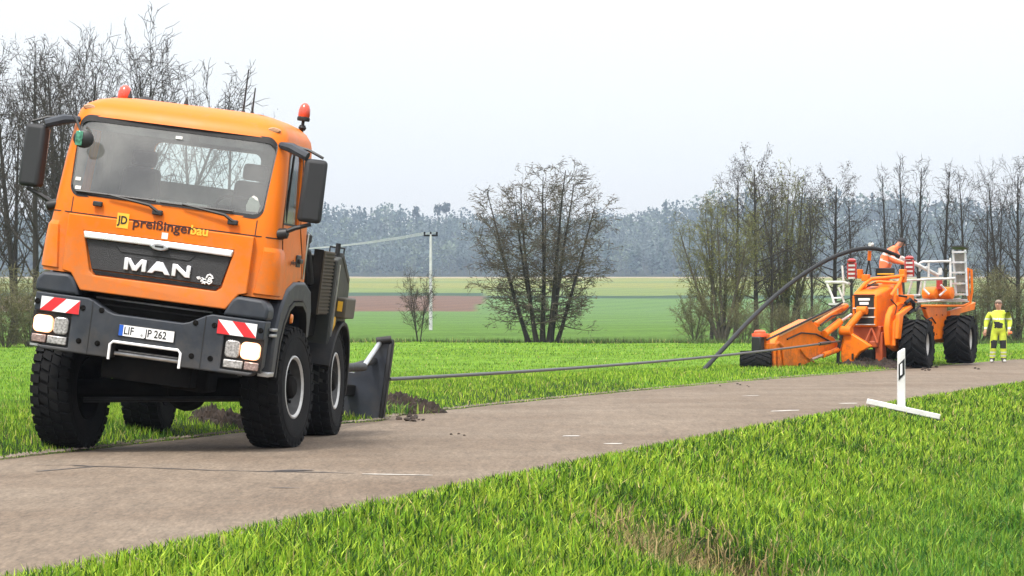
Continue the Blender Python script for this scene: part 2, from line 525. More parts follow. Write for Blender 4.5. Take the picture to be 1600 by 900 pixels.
def ground_pt(px, py):
    """Where the ray through a photo pixel first meets the ground."""
    ds = np.geomspace(8, 1200, 9000)
    xs = (px - 800) / FPX * ds; zs = CAM_H - (py - HORIZON) / FPX * ds
    hit = np.nonzero(zs <= ground_z(xs, ds))[0]
    i = hit[0] if len(hit) else -1
    return Vector((xs[i], ds[i], gz(xs[i], ds[i])))

def road_strip(name, pts, width, lift, material, jitter=0.3, seed=0, ends=True):
    """Flat worn strip following photo-measured points on the road surface."""
    rnd = random.Random(seed)
    P = [road_pt(*p) for p in pts]
    fine = []
    for a, b in zip(P[:-1], P[1:]):
        n = max(2, int((b - a).length / 0.15))
        fine += [a.lerp(b, i / n) for i in range(n)]
    fine.append(P[-1])
    mb = MB(); k = len(fine)
    vs = []
    for i, p in enumerate(fine):
        d = (fine[min(i + 1, k - 1)] - fine[max(0, i - 1)]); d.z = 0; d.normalize()
        nrm = Vector((-d.y, d.x, 0))
        w = width / 2 * (1 + jitter * rnd.uniform(-1, 1)) * (0.35 if ends and i in (0, k - 1) else 1)
        for s in (-1, 1):
            q = p + nrm * (w * s) + Vector((0, 0, 0))
            vs.append((q.x, q.y, road_z(q.x, q.y) + lift))
    mb.add(vs, [(2 * i, 2 * i + 1, 2 * i + 3, 2 * i + 2) for i in range(k - 1)])
    return mb.build(name, material, ROAD)

M_worn = mat('worn_road_paint', (.46, .44, .40), .8, var=.25, vscale=14, dirt=(.22, .18, .14), dscale=9, damount=.9)
M_tar = mat('tar', (.045, .040, .038), .6, var=.2, vscale=8)
for i, (pts, w) in enumerate([
        ([(566, 741), (620, 742), (676, 743)], .10), ([(880, 682), (904, 681)], .16), ([(945, 694), (972, 693)], .14),
        ([(1205, 643), (1248, 641)], .16), ([(1160, 619), (1186, 618)], .16), ([(1312, 631), (1338, 630)], .14)]):
    road_strip('road_marking', pts, w, .005, M_worn, .5, i)
road_strip('tar_seam', [(56, 737), (150, 729), (230, 731), (330, 735), (420, 737), (500, 738), (556, 740)], .07, .004, M_tar, .5, 21)
road_strip('tar_seam', [(50, 727), (110, 727), (160, 730)], .05, .006, M_tar, .5, 22)
road_strip('tar_seam', [(425, 736), (490, 735)], .14, .007, M_tar, .5, 23)
road_strip('tar_seam', [(420, 762), (470, 763)], .05, .005, M_tar, .6, 24)
# ------------------------------------------------------------------ bare trees
def unit(v): return v / (np.linalg.norm(v) + 1e-9)

def tubes_np(paths, radii, n):
    """All paths share the same point count k. Returns verts, quads."""
    P = np.array(paths); Rr = np.array(radii)
    m, k, _ = P.shape
    T = np.empty_like(P)
    T[:, 1:-1] = P[:, 2:] - P[:, :-2]; T[:, 0] = P[:, 1] - P[:, 0]; T[:, -1] = P[:, -1] - P[:, -2]
    T /= np.linalg.norm(T, axis=2, keepdims=True) + 1e-9
    ref = np.where(np.abs(T[:, :1, 2:3]) < 0.9, np.array([[[0, 0, 1.0]]]), np.array([[[1.0, 0, 0]]]))
    A = np.cross(T, np.broadcast_to(ref, T.shape)); A /= np.linalg.norm(A, axis=2, keepdims=True) + 1e-9
    B = np.cross(T, A)
    a = np.arange(n) * 2 * np.pi / n
    V = P[:, :, None] + Rr[:, :, None, None] * (A[:, :, None] * np.cos(a)[None, None, :, None] + B[:, :, None] * np.sin(a)[None, None, :, None])
    base = (np.arange(m) * k * n)[:, None, None] + (np.arange(k - 1) * n)[None, :, None]
    j = np.arange(n)[None, None]; j2 = (j + 1) % n
    Q = np.stack([base + j, base + j2, base + j2 + n, base + j + n], -1).reshape(-1, 4)
    return V.reshape(-1, 3), Q

def curve(rng, p0, d, length, k, droop, wobble):
    """Polyline of k points starting at p0 in direction d, bending up (droop<0: down) with wobble."""
    pts = [p0]; d = unit(d)
    for i in range(k - 1):
        d = unit(d + np.array([0, 0, droop]) / (k - 1) + rng.normal(0, wobble, 3))
        pts.append(pts[-1] + d * length / (k - 1))
    return np.array(pts)

def pt_on(path, t):
    f = t * (len(path) - 1); i = min(int(f), len(path) - 2)
    return path[i] + (path[i + 1] - path[i]) * (f - i), unit(path[i + 1] - path[i])

def grow(seed, height, stems, lean=0.12, first=0.25, nb=26, blen=0.30, bang=58, up=0.5, sub=7, twigs=3, r0=0.12, shape='round', wob_=0.06, tw=1.0, base_sp=.12):
    """stems: list of (dx, dy, relative height). Returns dict of tube groups."""
    rng = np.random.default_rng(seed)
    G = {'stem': ([], []), 'br': ([], []), 'sub': ([], []), 'twig': ([], [])}
    tips = []
    for (sx, sy, rh) in stems:
        H = height * rh
        d0 = np.array([sx * lean * 3, sy * lean * 3, 1.0])
        st = curve(rng, np.array([sx * base_sp, sy * base_sp, -0.15]), d0, H, 9, 0.35, wob_ * 0.45)
        G['stem'][0].append(st); rr = 1.25 * r0 * (rh ** 1.2) * np.linspace(1, 0.12, 9) ** 0.9; rr[0] *= 1.35
        G['stem'][1].append(rr)
        n_b = max(5, int(nb * rh))
        for i in range(n_b):
            t = first + (0.985 - first) * (i + rng.uniform(0, .9)) / n_b
            p, td = pt_on(st, t)
            az = i * 2.399 + rng.uniform(-.6, .6)
            ang = R(bang) * (1.12 - 0.62 * t) * rng.uniform(.8, 1.2)
            h = np.array([math.cos(az), math.sin(az), 0])
            if len(stems) > 1:                                   # outward bias from the clump centre
                h = unit(h + 0.5 * np.array([sx, sy, 0]))
            d = td * math.cos(ang) + h * math.sin(ang)
            if shape == 'round': f = 0.45 + 0.75 * math.sin(math.pi * min(1, (t - first) / (1 - first) * .8 + .15))
            elif shape == 'cone': f = 1.15 - 0.85 * t
            else: f = 0.55 + 0.5 * t
            L = H * blen * f * rng.uniform(.7, 1.2)
            br = curve(rng, p, d, L, 6, up, wob_)
            rb = max(.014, r0 * rh * (1 - t * .85) * .48)
            G['br'][0].append(br); G['br'][1].append(rb * np.linspace(1, .22, 6))
            ns = max(3, int(sub * f))
            for j in range(ns):
                u = .22 + .78 * (j + rng.uniform(0, 1)) / ns
                q, qd = pt_on(br, min(u, .999))
                sd = unit(qd + rng.normal(0, .75, 3) + np.array([0, 0, .12]))
                sl = L * .42 * (1.15 - .6 * u) * rng.uniform(.6, 1.25) + .15
                sb = curve(rng, q, sd, sl, 4, up * .4, wob_ * 1.4)
                G['sub'][0].append(sb); G['sub'][1].append(max(.010, rb * .42) * np.linspace(1, .35, 4))
                for k in range(twigs):
                    v = .25 + .75 * (k + rng.uniform(0, 1)) / twigs
                    w, wd = pt_on(sb, min(v, .999))
                    td2 = unit(wd + rng.normal(0, .6, 3))
                    tl = (.22 + .30 * sl) * rng.uniform(.5, 1.2)
                    tp = np.array([w, w + td2 * tl * .55, w + unit(td2 + rng.normal(0, .25, 3)) * tl])
                    G['twig'][0].append(tp); G['twig'][1].append(np.array([.012, .0095, .006]) * tw)
                    tips.append(tp[2]); tips.append(tp[1])
    return G, np.array(tips)

def join(parts):
    V, F, o = [], [], 0
    for v, f in parts:
        V.append(v); F.append(f + o); o += len(v)
    return np.concatenate(V), np.concatenate(F)

M_bark = mat('bark', (.024, .020, .016), .95, var=.35, vscale=5, bump=.6, bscale=25)
M_barkp = mat('pale_bark', (.075, .066, .048), .95, var=.3, vscale=5, bump=.5, bscale=25)
M_twig = mat('twigs', (.030, .024, .019), .95, var=.3, vscale=2)
M_twigg = mat('greenish_twigs', (.105, .098, .045), .95, var=.3, vscale=2)
M_buds = attr_mat('buds', .8, .25, .25, 2.0)

def leaf_tris(pos, size, rng, flat=.6, level=False):
    n = len(pos)
    a = rng.normal(0, 1, (n, 3)) * ((1, 1, .35) if level else (1, 1, 1)); a /= np.linalg.norm(a, axis=1, keepdims=True)
    b = rng.normal(0, 1, (n, 3)); b -= a * (a * b).sum(1, keepdims=True); b /= np.linalg.norm(b, axis=1, keepdims=True)
    s = size * rng.uniform(.6, 1.4, (n, 1))
    V = np.stack([pos - a * s, pos + b * s * flat, pos + a * s, pos - b * s * flat], 1).reshape(-1, 3)
    Q = np.arange(4 * n).reshape(n, 4)
    return V, Q

TREES, TOPS = {}, {}
def tree_meshes(key, bud=None, bud_n=0, bud_size=.05, bud_flat=.5, bark=None, twig=None, **kw):
    G, tips = grow(**kw)
    tv, tf = tubes_np(*G['stem'], 7)
    bark, twig = bark or M_bark, twig or M_twig
    def mk(nm, v, f, m, tint=None, shade=True):
        o = np_mesh(nm, v, f.ravel(), np.full(len(f), 4), m, tint=tint, shade=shade)
        me = o.data; bpy.data.objects.remove(o, do_unlink=True)
        return me
    trunk = mk('trunk', tv, tf, bark)
    cv, cf = join([tubes_np(*G['br'], 4), tubes_np(*G['sub'], 3), tubes_np(*G['twig'], 3)])
    crown = mk('crown', cv, cf, twig)
    foliage = None
    if bud:
        rng = np.random.default_rng(kw['seed'] + 50)
        pick = tips[rng.integers(0, len(tips), bud_n)] + rng.normal(0, .10, (bud_n, 3))
        lv, lf = leaf_tris(pick, bud_size, rng, bud_flat, bud_flat < .3)
        cols = np.array(bud)[rng.integers(0, len(bud), bud_n)] * rng.uniform(.7, 1.3, (bud_n, 1))
        foliage = mk('foliage', lv, lf, M_buds, np.repeat(cols, 4, 0), False)
    TREES[key] = (trunk, crown, foliage)
    TOPS[key] = float(np.percentile(cv[:, 2], 99.7))

def put_tree(name, key, px, d, top_py, label, cat='tree', group=None, rz=0.0, base_h=None, sx=1.0, ref=None):
    """Stand a tree on the ground at photo column px and depth d, scaled so its top reaches row top_py."""
    x = (px - 800) / FPX * d
    z = gz(x, d)
    h = CAM_H - (top_py - HORIZON) / FPX * d - z
    s = h / max(max(v.co.z for v in TREES[key][1].vertices), max(v.co.z for v in TREES[key][0].vertices)) if key not in TOPS else h / TOPS[key]
    r = empty(name, (x, d, z), (0, 0, rz))
    tag(r, label, cat, group)
    for nm, me in zip(('trunk', 'crown', 'foliage'), TREES[key]):
        if me is None: continue
        o = bpy.data.objects.new(nm, me); COL.objects.link(o); o.parent = r
        o.scale = (s * sx, s * sx, s)
    return r

GB = [(.19, .21, .06), (.24, .25, .085), (.13, .145, .045)]      # spring buds
BB = [(.050, .036, .026), (.040, .032, .024), (.070, .056, .034)]  # alder cones and catkins
one = [(0, 0, 1)]
tree_meshes('tall_a', seed=1, height=10, stems=one, first=.22, nb=24, blen=.25, bang=52, up=.7, sub=6, twigs=3, r0=.13, bud=BB, bud_n=1200, bud_size=.03)
tree_meshes('tall_b', seed=2, height=10, stems=[(0, 0, 1), (.5, .2, .86)], lean=.08, first=.25, nb=20, blen=.26, bang=50, up=.8, sub=6, twigs=3, r0=.12, bud=BB, bud_n=1200, bud_size=.03)
tree_meshes('tall_c', seed=3, height=10, stems=one, first=.30, nb=22, blen=.32, bang=48, up=.8, sub=7, twigs=3, r0=.15, shape='fan', bud=BB, bud_n=1000, bud_size=.03)
tree_meshes('fan', seed=4, height=10, stems=[(.2, .1, 1), (-.8, .2, .95), (.9, -.2, .92)], lean=.17, first=.33, nb=22, blen=.26, bang=52, up=.6, sub=9, twigs=4, r0=.14, shape='fan', wob_=.035)
al = [(-1.0, .1, .93), (-.62, -.5, .86), (-.3, .4, .95), (-.08, -.2, 1.0), (.12, .5, .9), (.34, -.4, 1.04), (.62, .2, .98), (1.0, -.1, .86), (.8, .6, .7), (-.8, .7, .75)]
tree_meshes('alder', seed=6, height=7.4, stems=al, lean=.10, first=.15, nb=18, blen=.19, bang=86, up=.10, sub=7, twigs=4, r0=.088, twig=mat('alder_twigs', (.080, .068, .046), .95, var=.3, vscale=2), bud=[(.085, .068, .050), (.06, .05, .04), (.11, .095, .065)], bud_n=6500, bud_size=.085, bud_flat=.2, base_sp=.50, wob_=.06)
tree_meshes('sapling', seed=7, height=4, stems=[(-.7, .1, .9), (-.2, .3, 1), (.3, -.2, .95), (.8, .1, .85), (.1, .6, .7)], lean=.13, first=.22, nb=13, blen=.30, bang=58, up=.5, sub=5, twigs=3, r0=.04, bud=[(.14, .10, .06), (.16, .14, .06)], bud_n=1300, bud_size=.03, tw=.8)
tree_meshes('willow', seed=8, height=8, stems=[(-1.1, .1, .9), (-.7, -.5, .8), (-.35, .4, 1.0), (0, -.2, .95), (.4, .5, 1.0), (.75, -.3, .92), (1.1, .2, .8), (-.9, .6, .65), (.9, .7, .7)], lean=.13, first=.10, nb=17, blen=.26, bang=50, up=.8, sub=6, twigs=4, r0=.115, bud=GB, bud_n=6500, bud_size=.05, bark=M_barkp, twig=M_twigg)
tree_meshes('slim', seed=9, height=10, stems=one, first=.34, nb=24, blen=.27, bang=46, up=.8, sub=6, twigs=3, r0=.12, shape='cone')
tree_meshes('slim_b', seed=10, height=10, stems=[(0, 0, 1)], first=.28, nb=22, blen=.22, bang=50, up=.7, sub=6, twigs=3, r0=.13, shape='round', bud=BB, bud_n=1200, bud_size=.03)
tree_meshes('alder_tall', seed=12, height=10, stems=one, first=.22, nb=34, blen=.25, bang=78, up=.25, sub=7, twigs=3, r0=.15, bud=BB, bud_n=3000, bud_size=.05)
tree_meshes('brush', seed=13, height=4, stems=[(math.cos(a) * r_, math.sin(a) * r_, h) for a, r_, h in [(0, 1, .8), (.8, .6, 1), (1.7, 1, .85), (2.5, .5, .95), (3.4, 1.1, .8), (4.2, .6, 1), (5.1, 1, .85), (5.8, .4, 1)]], lean=.2, first=.06, nb=14, blen=.30, bang=60, up=.5, sub=6, twigs=3, r0=.035, bud=[(.13, .13, .05), (.10, .09, .05), (.16, .15, .07)], bud_n=2000, bud_size=.045, bark=M_barkp, twig=M_twigg)

LEFT = 'bare trees behind the orange truck'
for key, px, d, top, lab, rz, sx in [
    ('tall_a', -12, 118, 84, 'bare tree cut off by the picture\'s edge left of the truck', .3, 1),
    ('tall_b', 22, 124, 66, 'bare twin-stemmed tree standing just left of the truck\'s far mirror', 1.2, 1),
    ('tall_a', 58, 112, 58, 'straight bare tree right behind the far mirror housing of the truck', 2.5, .9),
    ('slim_b', 86, 130, 70, 'slim bare tree rising behind the truck\'s far roof corner', .5, 1.1),
    ('tall_b', 118, 116, 52, 'bare tree with forked stem behind the left end of the cab roof', 4.0, 1),
    ('fan', 196, 119, 28, 'broad fan-shaped bare tree above the orange dome beacon, tallest behind the cab', .2, 1.05),
    ('tall_c', 158, 134, 48, 'slender bare tree set back behind the two fan-shaped ones at the cab', 3.1, 1),
    ('tall_c', 305, 128, 92, 'smaller bare tree above the middle of the cab roof', 5.2, .9),
    ('fan', 150, 126, 50, 'fan-shaped bare tree left of the tallest one behind the cab roof', 2.9, .9),
    ('slim_b', -38, 128, 96, 'bare tree mostly beyond the left picture edge, behind the others', .9, 1.1),
    ('tall_c', 72, 138, 64, 'bare tree set back between the far mirror and the cab roof', 1.1, .9),
    ('tall_a', 236, 142, 74, 'bare tree right of the dome beacon, lower than the fan-shaped one', 1.8, 1),
    ('slim_b', 352, 138, 148, 'small bare tree top peeping over the roof beside the long aerials', 2.2, 1.0)]:
    put_tree('bare_tree', key, px, d, top, lab, group=LEFT, rz=rz, sx=sx, ref=10)
for px, d, top, lab, rz, sx in [(8, 108, 440, 'twiggy undergrowth bush at the far left below the bare trees', .4, 1.2), (48, 110, 415, 'twiggy undergrowth bush just left of the truck\'s front wheel', 2.1, 1.2), (118, 122, 430, 'twiggy undergrowth bush hidden behind the cab', 1.0, 1.3)]:
    put_tree('bush', 'brush', px, d, top, lab, 'bush', 'undergrowth behind the truck', rz, sx=sx, ref=4)

put_tree('alder_tree', 'alder', 848, 124, 260, 'large many-stemmed bare alder standing alone in the meadow', rz=.3, ref=7.5, sx=1.10)
put_tree('young_tree', 'sapling', 655, 124, 418, 'small thin bare young tree in front of the pale pole', rz=1.0, ref=4.0, sx=.85)

RG = 'trees behind the cable plough'
put_tree('willow_tree', 'willow', 1128, 133, 300, 'broad willow with pale green buds at the left end of the right-hand grove', group=RG, rz=.2, ref=8.2, sx=.95)
put_tree('willow_tree', 'willow', 1228, 141, 262, 'second budding willow, behind the arching black conduit', group=RG, rz=2.2, ref=8.2, sx=.85)
for key, px, d, top, lab, rz, sx in [
    ('alder_tall', 1182, 138, 229, 'tallest alder of the grove, above the arching conduit', .4, .9),
    ('slim_b', 1150, 146, 252, 'slim bare tree just left of the tallest alder', 1.4, 1),
    ('slim_b', 1246, 146, 262, 'slim bare tree between the two tall alders of the grove', 2.6, 1),
    ('alder_tall', 1303, 137, 258, 'spreading dark alder rising over the plough\'s left railing', 3.6, 1.0),
    ('slim_b', 1112, 139, 300, 'thin bare trunk inside the left willow', .8, .8),
    ('slim_b', 1206, 134, 285, 'bare trunk right of the tallest alder', 3.9, .8),
    ('slim_b', 1270, 136, 290, 'bare trunk just left of the spreading dark alder', 5.1, .8),
    ('slim', 1332, 140, 300, 'thin bare tree right of the spreading dark alder', .4, 1),
    ('slim_b', 1545, 136, 300, 'slim bare tree left of the worker in yellow', 4.4, .9),
    ('slim', 1386, 150, 258, 'thin bare tree behind the operator, left of three', .6, .9),
    ('slim', 1412, 148, 242, 'thin bare tree behind the operator, middle of three', 2.0, 1),
    ('slim', 1434, 152, 246, 'thin bare tree behind the operator, right of three', 3.3, 1.1),
    ('slim', 1474, 150, 252, 'thin bare tree between the operator and the step ladder', 4.5, 1.1),
    ('slim_b', 1508, 149, 260, 'bare tree directly above the aluminium step ladder', 5.4, 1),
    ('tall_b', 1562, 140, 252, 'bare forked tree above the worker in yellow', .9, 1),
    ('tall_a', 1592, 134, 244, 'thick bare tree at the right edge of the picture', 2.3, 1.1),
    ('tall_c', 1632, 142, 240, 'bare tree mostly outside the picture\'s right edge', 1.7, 1)]:
    put_tree('bare_tree', key, px, d, top, lab, group=RG, rz=rz, sx=sx, ref=10)
for px, d, top, lab, rz, sx in [(1085, 131, 455, 'low budding bush at the foot of the left willow', .1, 1.1), (1165, 130, 470, 'low twiggy bush under the conduit arch', 2.0, 1.2), (1215, 131, 475, 'low twiggy bush above the plough\'s long boom', .9, 1.2), (1270, 132, 465, 'twiggy bush left of the plough\'s white railing', 3.0, 1.2), (1320, 133, 470, 'twiggy bush behind the plough\'s hood', 4.2, 1.2),
                                (1398, 138, 455, 'twiggy bush behind the operator\'s platform', 5.0, 1.2), (1470, 139, 450, 'twiggy bush behind the plough\'s rear platform', .7, 1.3), (1530, 135, 415, 'twiggy bush between the ladder and the worker in yellow', 1.6, 1.3), (1588, 133, 425, 'twiggy bush right of the worker in yellow', 2.7, 1.3)]:
    put_tree('bush', 'brush', px, d, top, lab, 'bush', 'undergrowth behind the cable plough', rz, sx=sx, ref=4)

# ------------------------------------------------------------------ far forest on the hillside
def conifer(rng, p, h, col):
    n = 64
    t = rng.uniform(.06, 1, n) ** .8
    az = rng.uniform(0, 2 * np.pi, n)
    r = (1 - t) * h * .20 * rng.uniform(.5, 1.1, n) + .15
    s = h * .062 * (1.25 - .7 * t)
    c = np.stack([np.cos(az) * r, np.sin(az) * r, t * h], 1)
    o = np.stack([np.cos(az), np.sin(az), np.full(n, -.55)], 1)
    tg = np.stack([-np.sin(az), np.cos(az), np.zeros(n)], 1)
    V = np.stack([c - tg * s[:, None], c + tg * s[:, None], c + o * s[:, None] * 1.5, c - o * s[:, None] * .8 + np.array([0, 0, .4]) * s[:, None]], 1)
    V = V[:, [0, 2, 1, 3]]
    C = np.array(col) * rng.uniform(.75, 1.25, (n, 1))
    return V.reshape(-1, 3) + p, np.repeat(C, 4, 0)

def broadleaf(rng, p, h, col, w=.30):
    n = 100
    k = 7
    cen = rng.normal(0, 1, (k, 3)) * np.array([w * .55, w * .55, .17]) * h + np.array([0, 0, .60 * h])
    q = cen[rng.integers(0, k, n)]
    d = rng.normal(0, 1, (n, 3)); d /= np.linalg.norm(d, axis=1, keepdims=True)
    q = q + d * (h * .17 * rng.uniform(.5, 1.05, (n, 1)))
    q[:, 2] = np.maximum(q[:, 2], .1 * h)
    V, _ = leaf_tris(q, h * .044, rng, .8)
    C = np.repeat(np.array(col) * rng.uniform(.75, 1.25, (n, 1)), 4, 0)
    tr = np.array([[-.012, 0, 0], [.012, 0, 0], [.008, 0, .7], [-.008, 0, .7]]) * h
    return np.concatenate([V, tr]) + p, np.concatenate([C, np.full((4, 3), .10)])

def far_tree_mesh(name, label, items, seed, kind=None, cat=None):
    rng = np.random.default_rng(seed)
    Vs, Cs = [], []
    for (p, h, sp, col) in items:
        v, c = (conifer if sp == 0 else broadleaf)(rng, p, h, col)
        Vs.append(v); Cs.append(c)
    V, C = np.concatenate(Vs), np.concatenate(Cs)
    o = np_mesh(name, V, np.arange(len(V)), np.full(len(V) // 4, 4), M_forest, tint=C)
    return tag(o, label, cat, kind=kind)

M_forest = attr_mat('forest_foliage', .95, .15, .2, .3)
def build_forest():
    rng = np.random.default_rng(77)
    items = []
    CON = [(.040, .070, .060), (.050, .078, .064), (.060, .086, .068)]  # both sets lightened: part of the distant haze sits in these colours
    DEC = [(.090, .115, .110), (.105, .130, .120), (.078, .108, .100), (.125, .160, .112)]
    def ridge(px):   # wanted skyline row in the photo
        return np.interp(px, [-200, 430, 520, 560, 600, 640, 720, 800, 900, 960, 1010, 1060, 1150, 1330, 1400, 1500, 1700, 1900], [330, 338, 330, 334, 322, 330, 338, 340, 340, 338, 328, 322, 318, 306, 318, 322, 318, 330])
    for row, d in enumerate([1884, 1900, 1920, 1944, 1970, 2000, 2030, 2062, 2096, 2132, 2170, 2210, 2250, 2290, 2330]):
        px = -260.0
        while px < 1900:
            px += rng.uniform(7, 14)
            x = (px - 800) / FPX * d
            z = float(base_z(d))
            want = ridge(px) - 9 + 5 * math.sin(px * .021) + 3 * math.sin(px * .057 + 1) + rng.uniform(-2, 3)
            hmax = CAM_H - (want - HORIZON) / FPX * d - z
            h = min(rng.uniform(13, 22), hmax * rng.uniform(.86, 1.03))
            if row > 12: h = hmax * rng.uniform(.85, 1.03)
            if h < 3: continue
            side = .5 + .5 * math.sin(px * .012 + row)
            sp = 0 if rng.random() < (.16 + .06 * (row > 5) + .10 * side) else 1
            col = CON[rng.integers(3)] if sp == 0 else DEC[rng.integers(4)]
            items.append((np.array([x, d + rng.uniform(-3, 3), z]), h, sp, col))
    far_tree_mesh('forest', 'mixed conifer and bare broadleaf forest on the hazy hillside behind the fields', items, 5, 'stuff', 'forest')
build_forest()
for px, top, lab in [(650, 321, 'lone pine sticking up from the ridge, left of a pair'), (684, 317, 'left pine of the pair on the forest ridge'), (697, 315, 'right pine of the pair on the forest ridge')]:
    d = 2240; x = (px - 800) / FPX * d; z = float(base_z(d)); h = CAM_H - (top - HORIZON) / FPX * d - z
    r = empty('pine_tree', (x, d, z)); tag(r, lab, 'tree', 'pines standing out on the ridge')
    rng = np.random.default_rng(px)
    n = 130
    q = rng.normal(0, 1, (n, 3)); q /= np.linalg.norm(q, axis=1, keepdims=True)
    q = q * np.array([3.4, 3.4, 4.6]) * rng.uniform(.4, 1, (n, 1)) + np.array([0, 0, h - 4.8])
    v, f = leaf_tris(q, 1.1, rng, .7)
    np_mesh('crown', v, f.ravel(), np.full(n, 4), M_forest, r, tint=np.repeat(np.array([(.03, .045, .03)]) * rng.uniform(.6, 1.3, (n, 1)), 4, 0))
    MB().tube([(0, 0, 0), (.1, 0, h * .6), (0, 0, h - .8)], [.5, .4, .2], 6).build('trunk', M_bark, r)

# ------------------------------------------------------------------ grass
def blades(name, label, X, Y, H, W, tint, seed, lean=.55, tri=False, parent=None, lift=0.0):
    rng = np.random.default_rng(seed)
    n = len(X)
    Z = ground_z(X, Y) - .01 + lift
    az = rng.uniform(0, 2 * np.pi, n)
    f = rng.uniform(0, 2 * np.pi, n)
    wx, wy = np.cos(f) * W / 2, np.sin(f) * W / 2
    ln = np.abs(rng.normal(0, lean, n)) * H
    tx, ty = X + np.cos(az) * ln, Y + np.sin(az) * ln
    th = H * np.sqrt(np.clip(1 - (ln / H / 1.6) ** 2, .15, 1))
    if tri:
        V = np.stack([np.stack([X - wx, Y - wy, Z], 1), np.stack([X + wx, Y + wy, Z], 1), np.stack([tx, ty, Z + th], 1)], 1)
        F = np.arange(3 * n); S = np.full(n, 3)
        k = 3; shade = np.array([.80, .80, 1.1])
    else:
        mxp, myp, mh = X + (tx - X) * .35, Y + (ty - Y) * .35, Z + th * .6
        V = np.stack([np.stack([X - wx, Y - wy, Z], 1), np.stack([X + wx, Y + wy, Z], 1),
                      np.stack([mxp + wx * .8, myp + wy * .8, mh], 1), np.stack([mxp - wx * .8, myp - wy * .8, mh], 1), np.stack([tx, ty, Z + th], 1)], 1)
        b = (np.arange(n) * 5)[:, None]
        F = np.concatenate([b + np.array([0, 1, 2, 3]), b + np.array([3, 2, 4])], 1).ravel()
        S = np.tile([4, 3], n); k = 5; shade = np.ones(5)
    C = np.repeat(tint[:, None, :], k, 1)
    o = np_mesh(name, V.reshape(-1, 3), F, S, M_grass, parent, tint=C.reshape(-1, 3))
    return tag(o, label, 'grass', kind='stuff')

M_grass = attr_mat('grass_blades', .6, .30, 0, 1, spec=.22)
def grass_tint(rng, X, Y, base=(.112, .212, .012), alt=(.240, .325, .028), dk=(.018, .052, .005)):
    """Per-blade colours: patches of fresher and darker growth, single blades bright, plain or dark, a few dead ones."""
    n = len(X)
    patch = .5 + .5 * wob(X, Y, .9, 3)
    fine = .5 + .5 * wob(X, Y, 3.1, 5)
    k = rng.random(n) + .30 * (patch - .5) + .35 * (fine - .5)
    c = np.where((k < .30)[:, None], np.array(dk), np.where((k > .72)[:, None], np.array(alt), np.array(base)))
    dry = rng.random(n) < .03
    c[dry] = np.array((.34, .28, .11)) * rng.uniform(.7, 1.1, (dry.sum(), 1))
    return c * 1.4 * rng.uniform(.65, 1.35, (n, 1))

def sample(rng, n, y0, y1, x0f, x1f, power):
    """Random ground points with density falling with distance."""
    u = rng.random(n)
    e = 1 - power
    Y = (y0 ** e + u * (y1 ** e - y0 ** e)) ** (1 / e) if abs(e) > 1e-6 else y0 * (y1 / y0) ** u
    a, b = x0f(Y), x1f(Y)
    return a + (b - a) * rng.random(n), Y

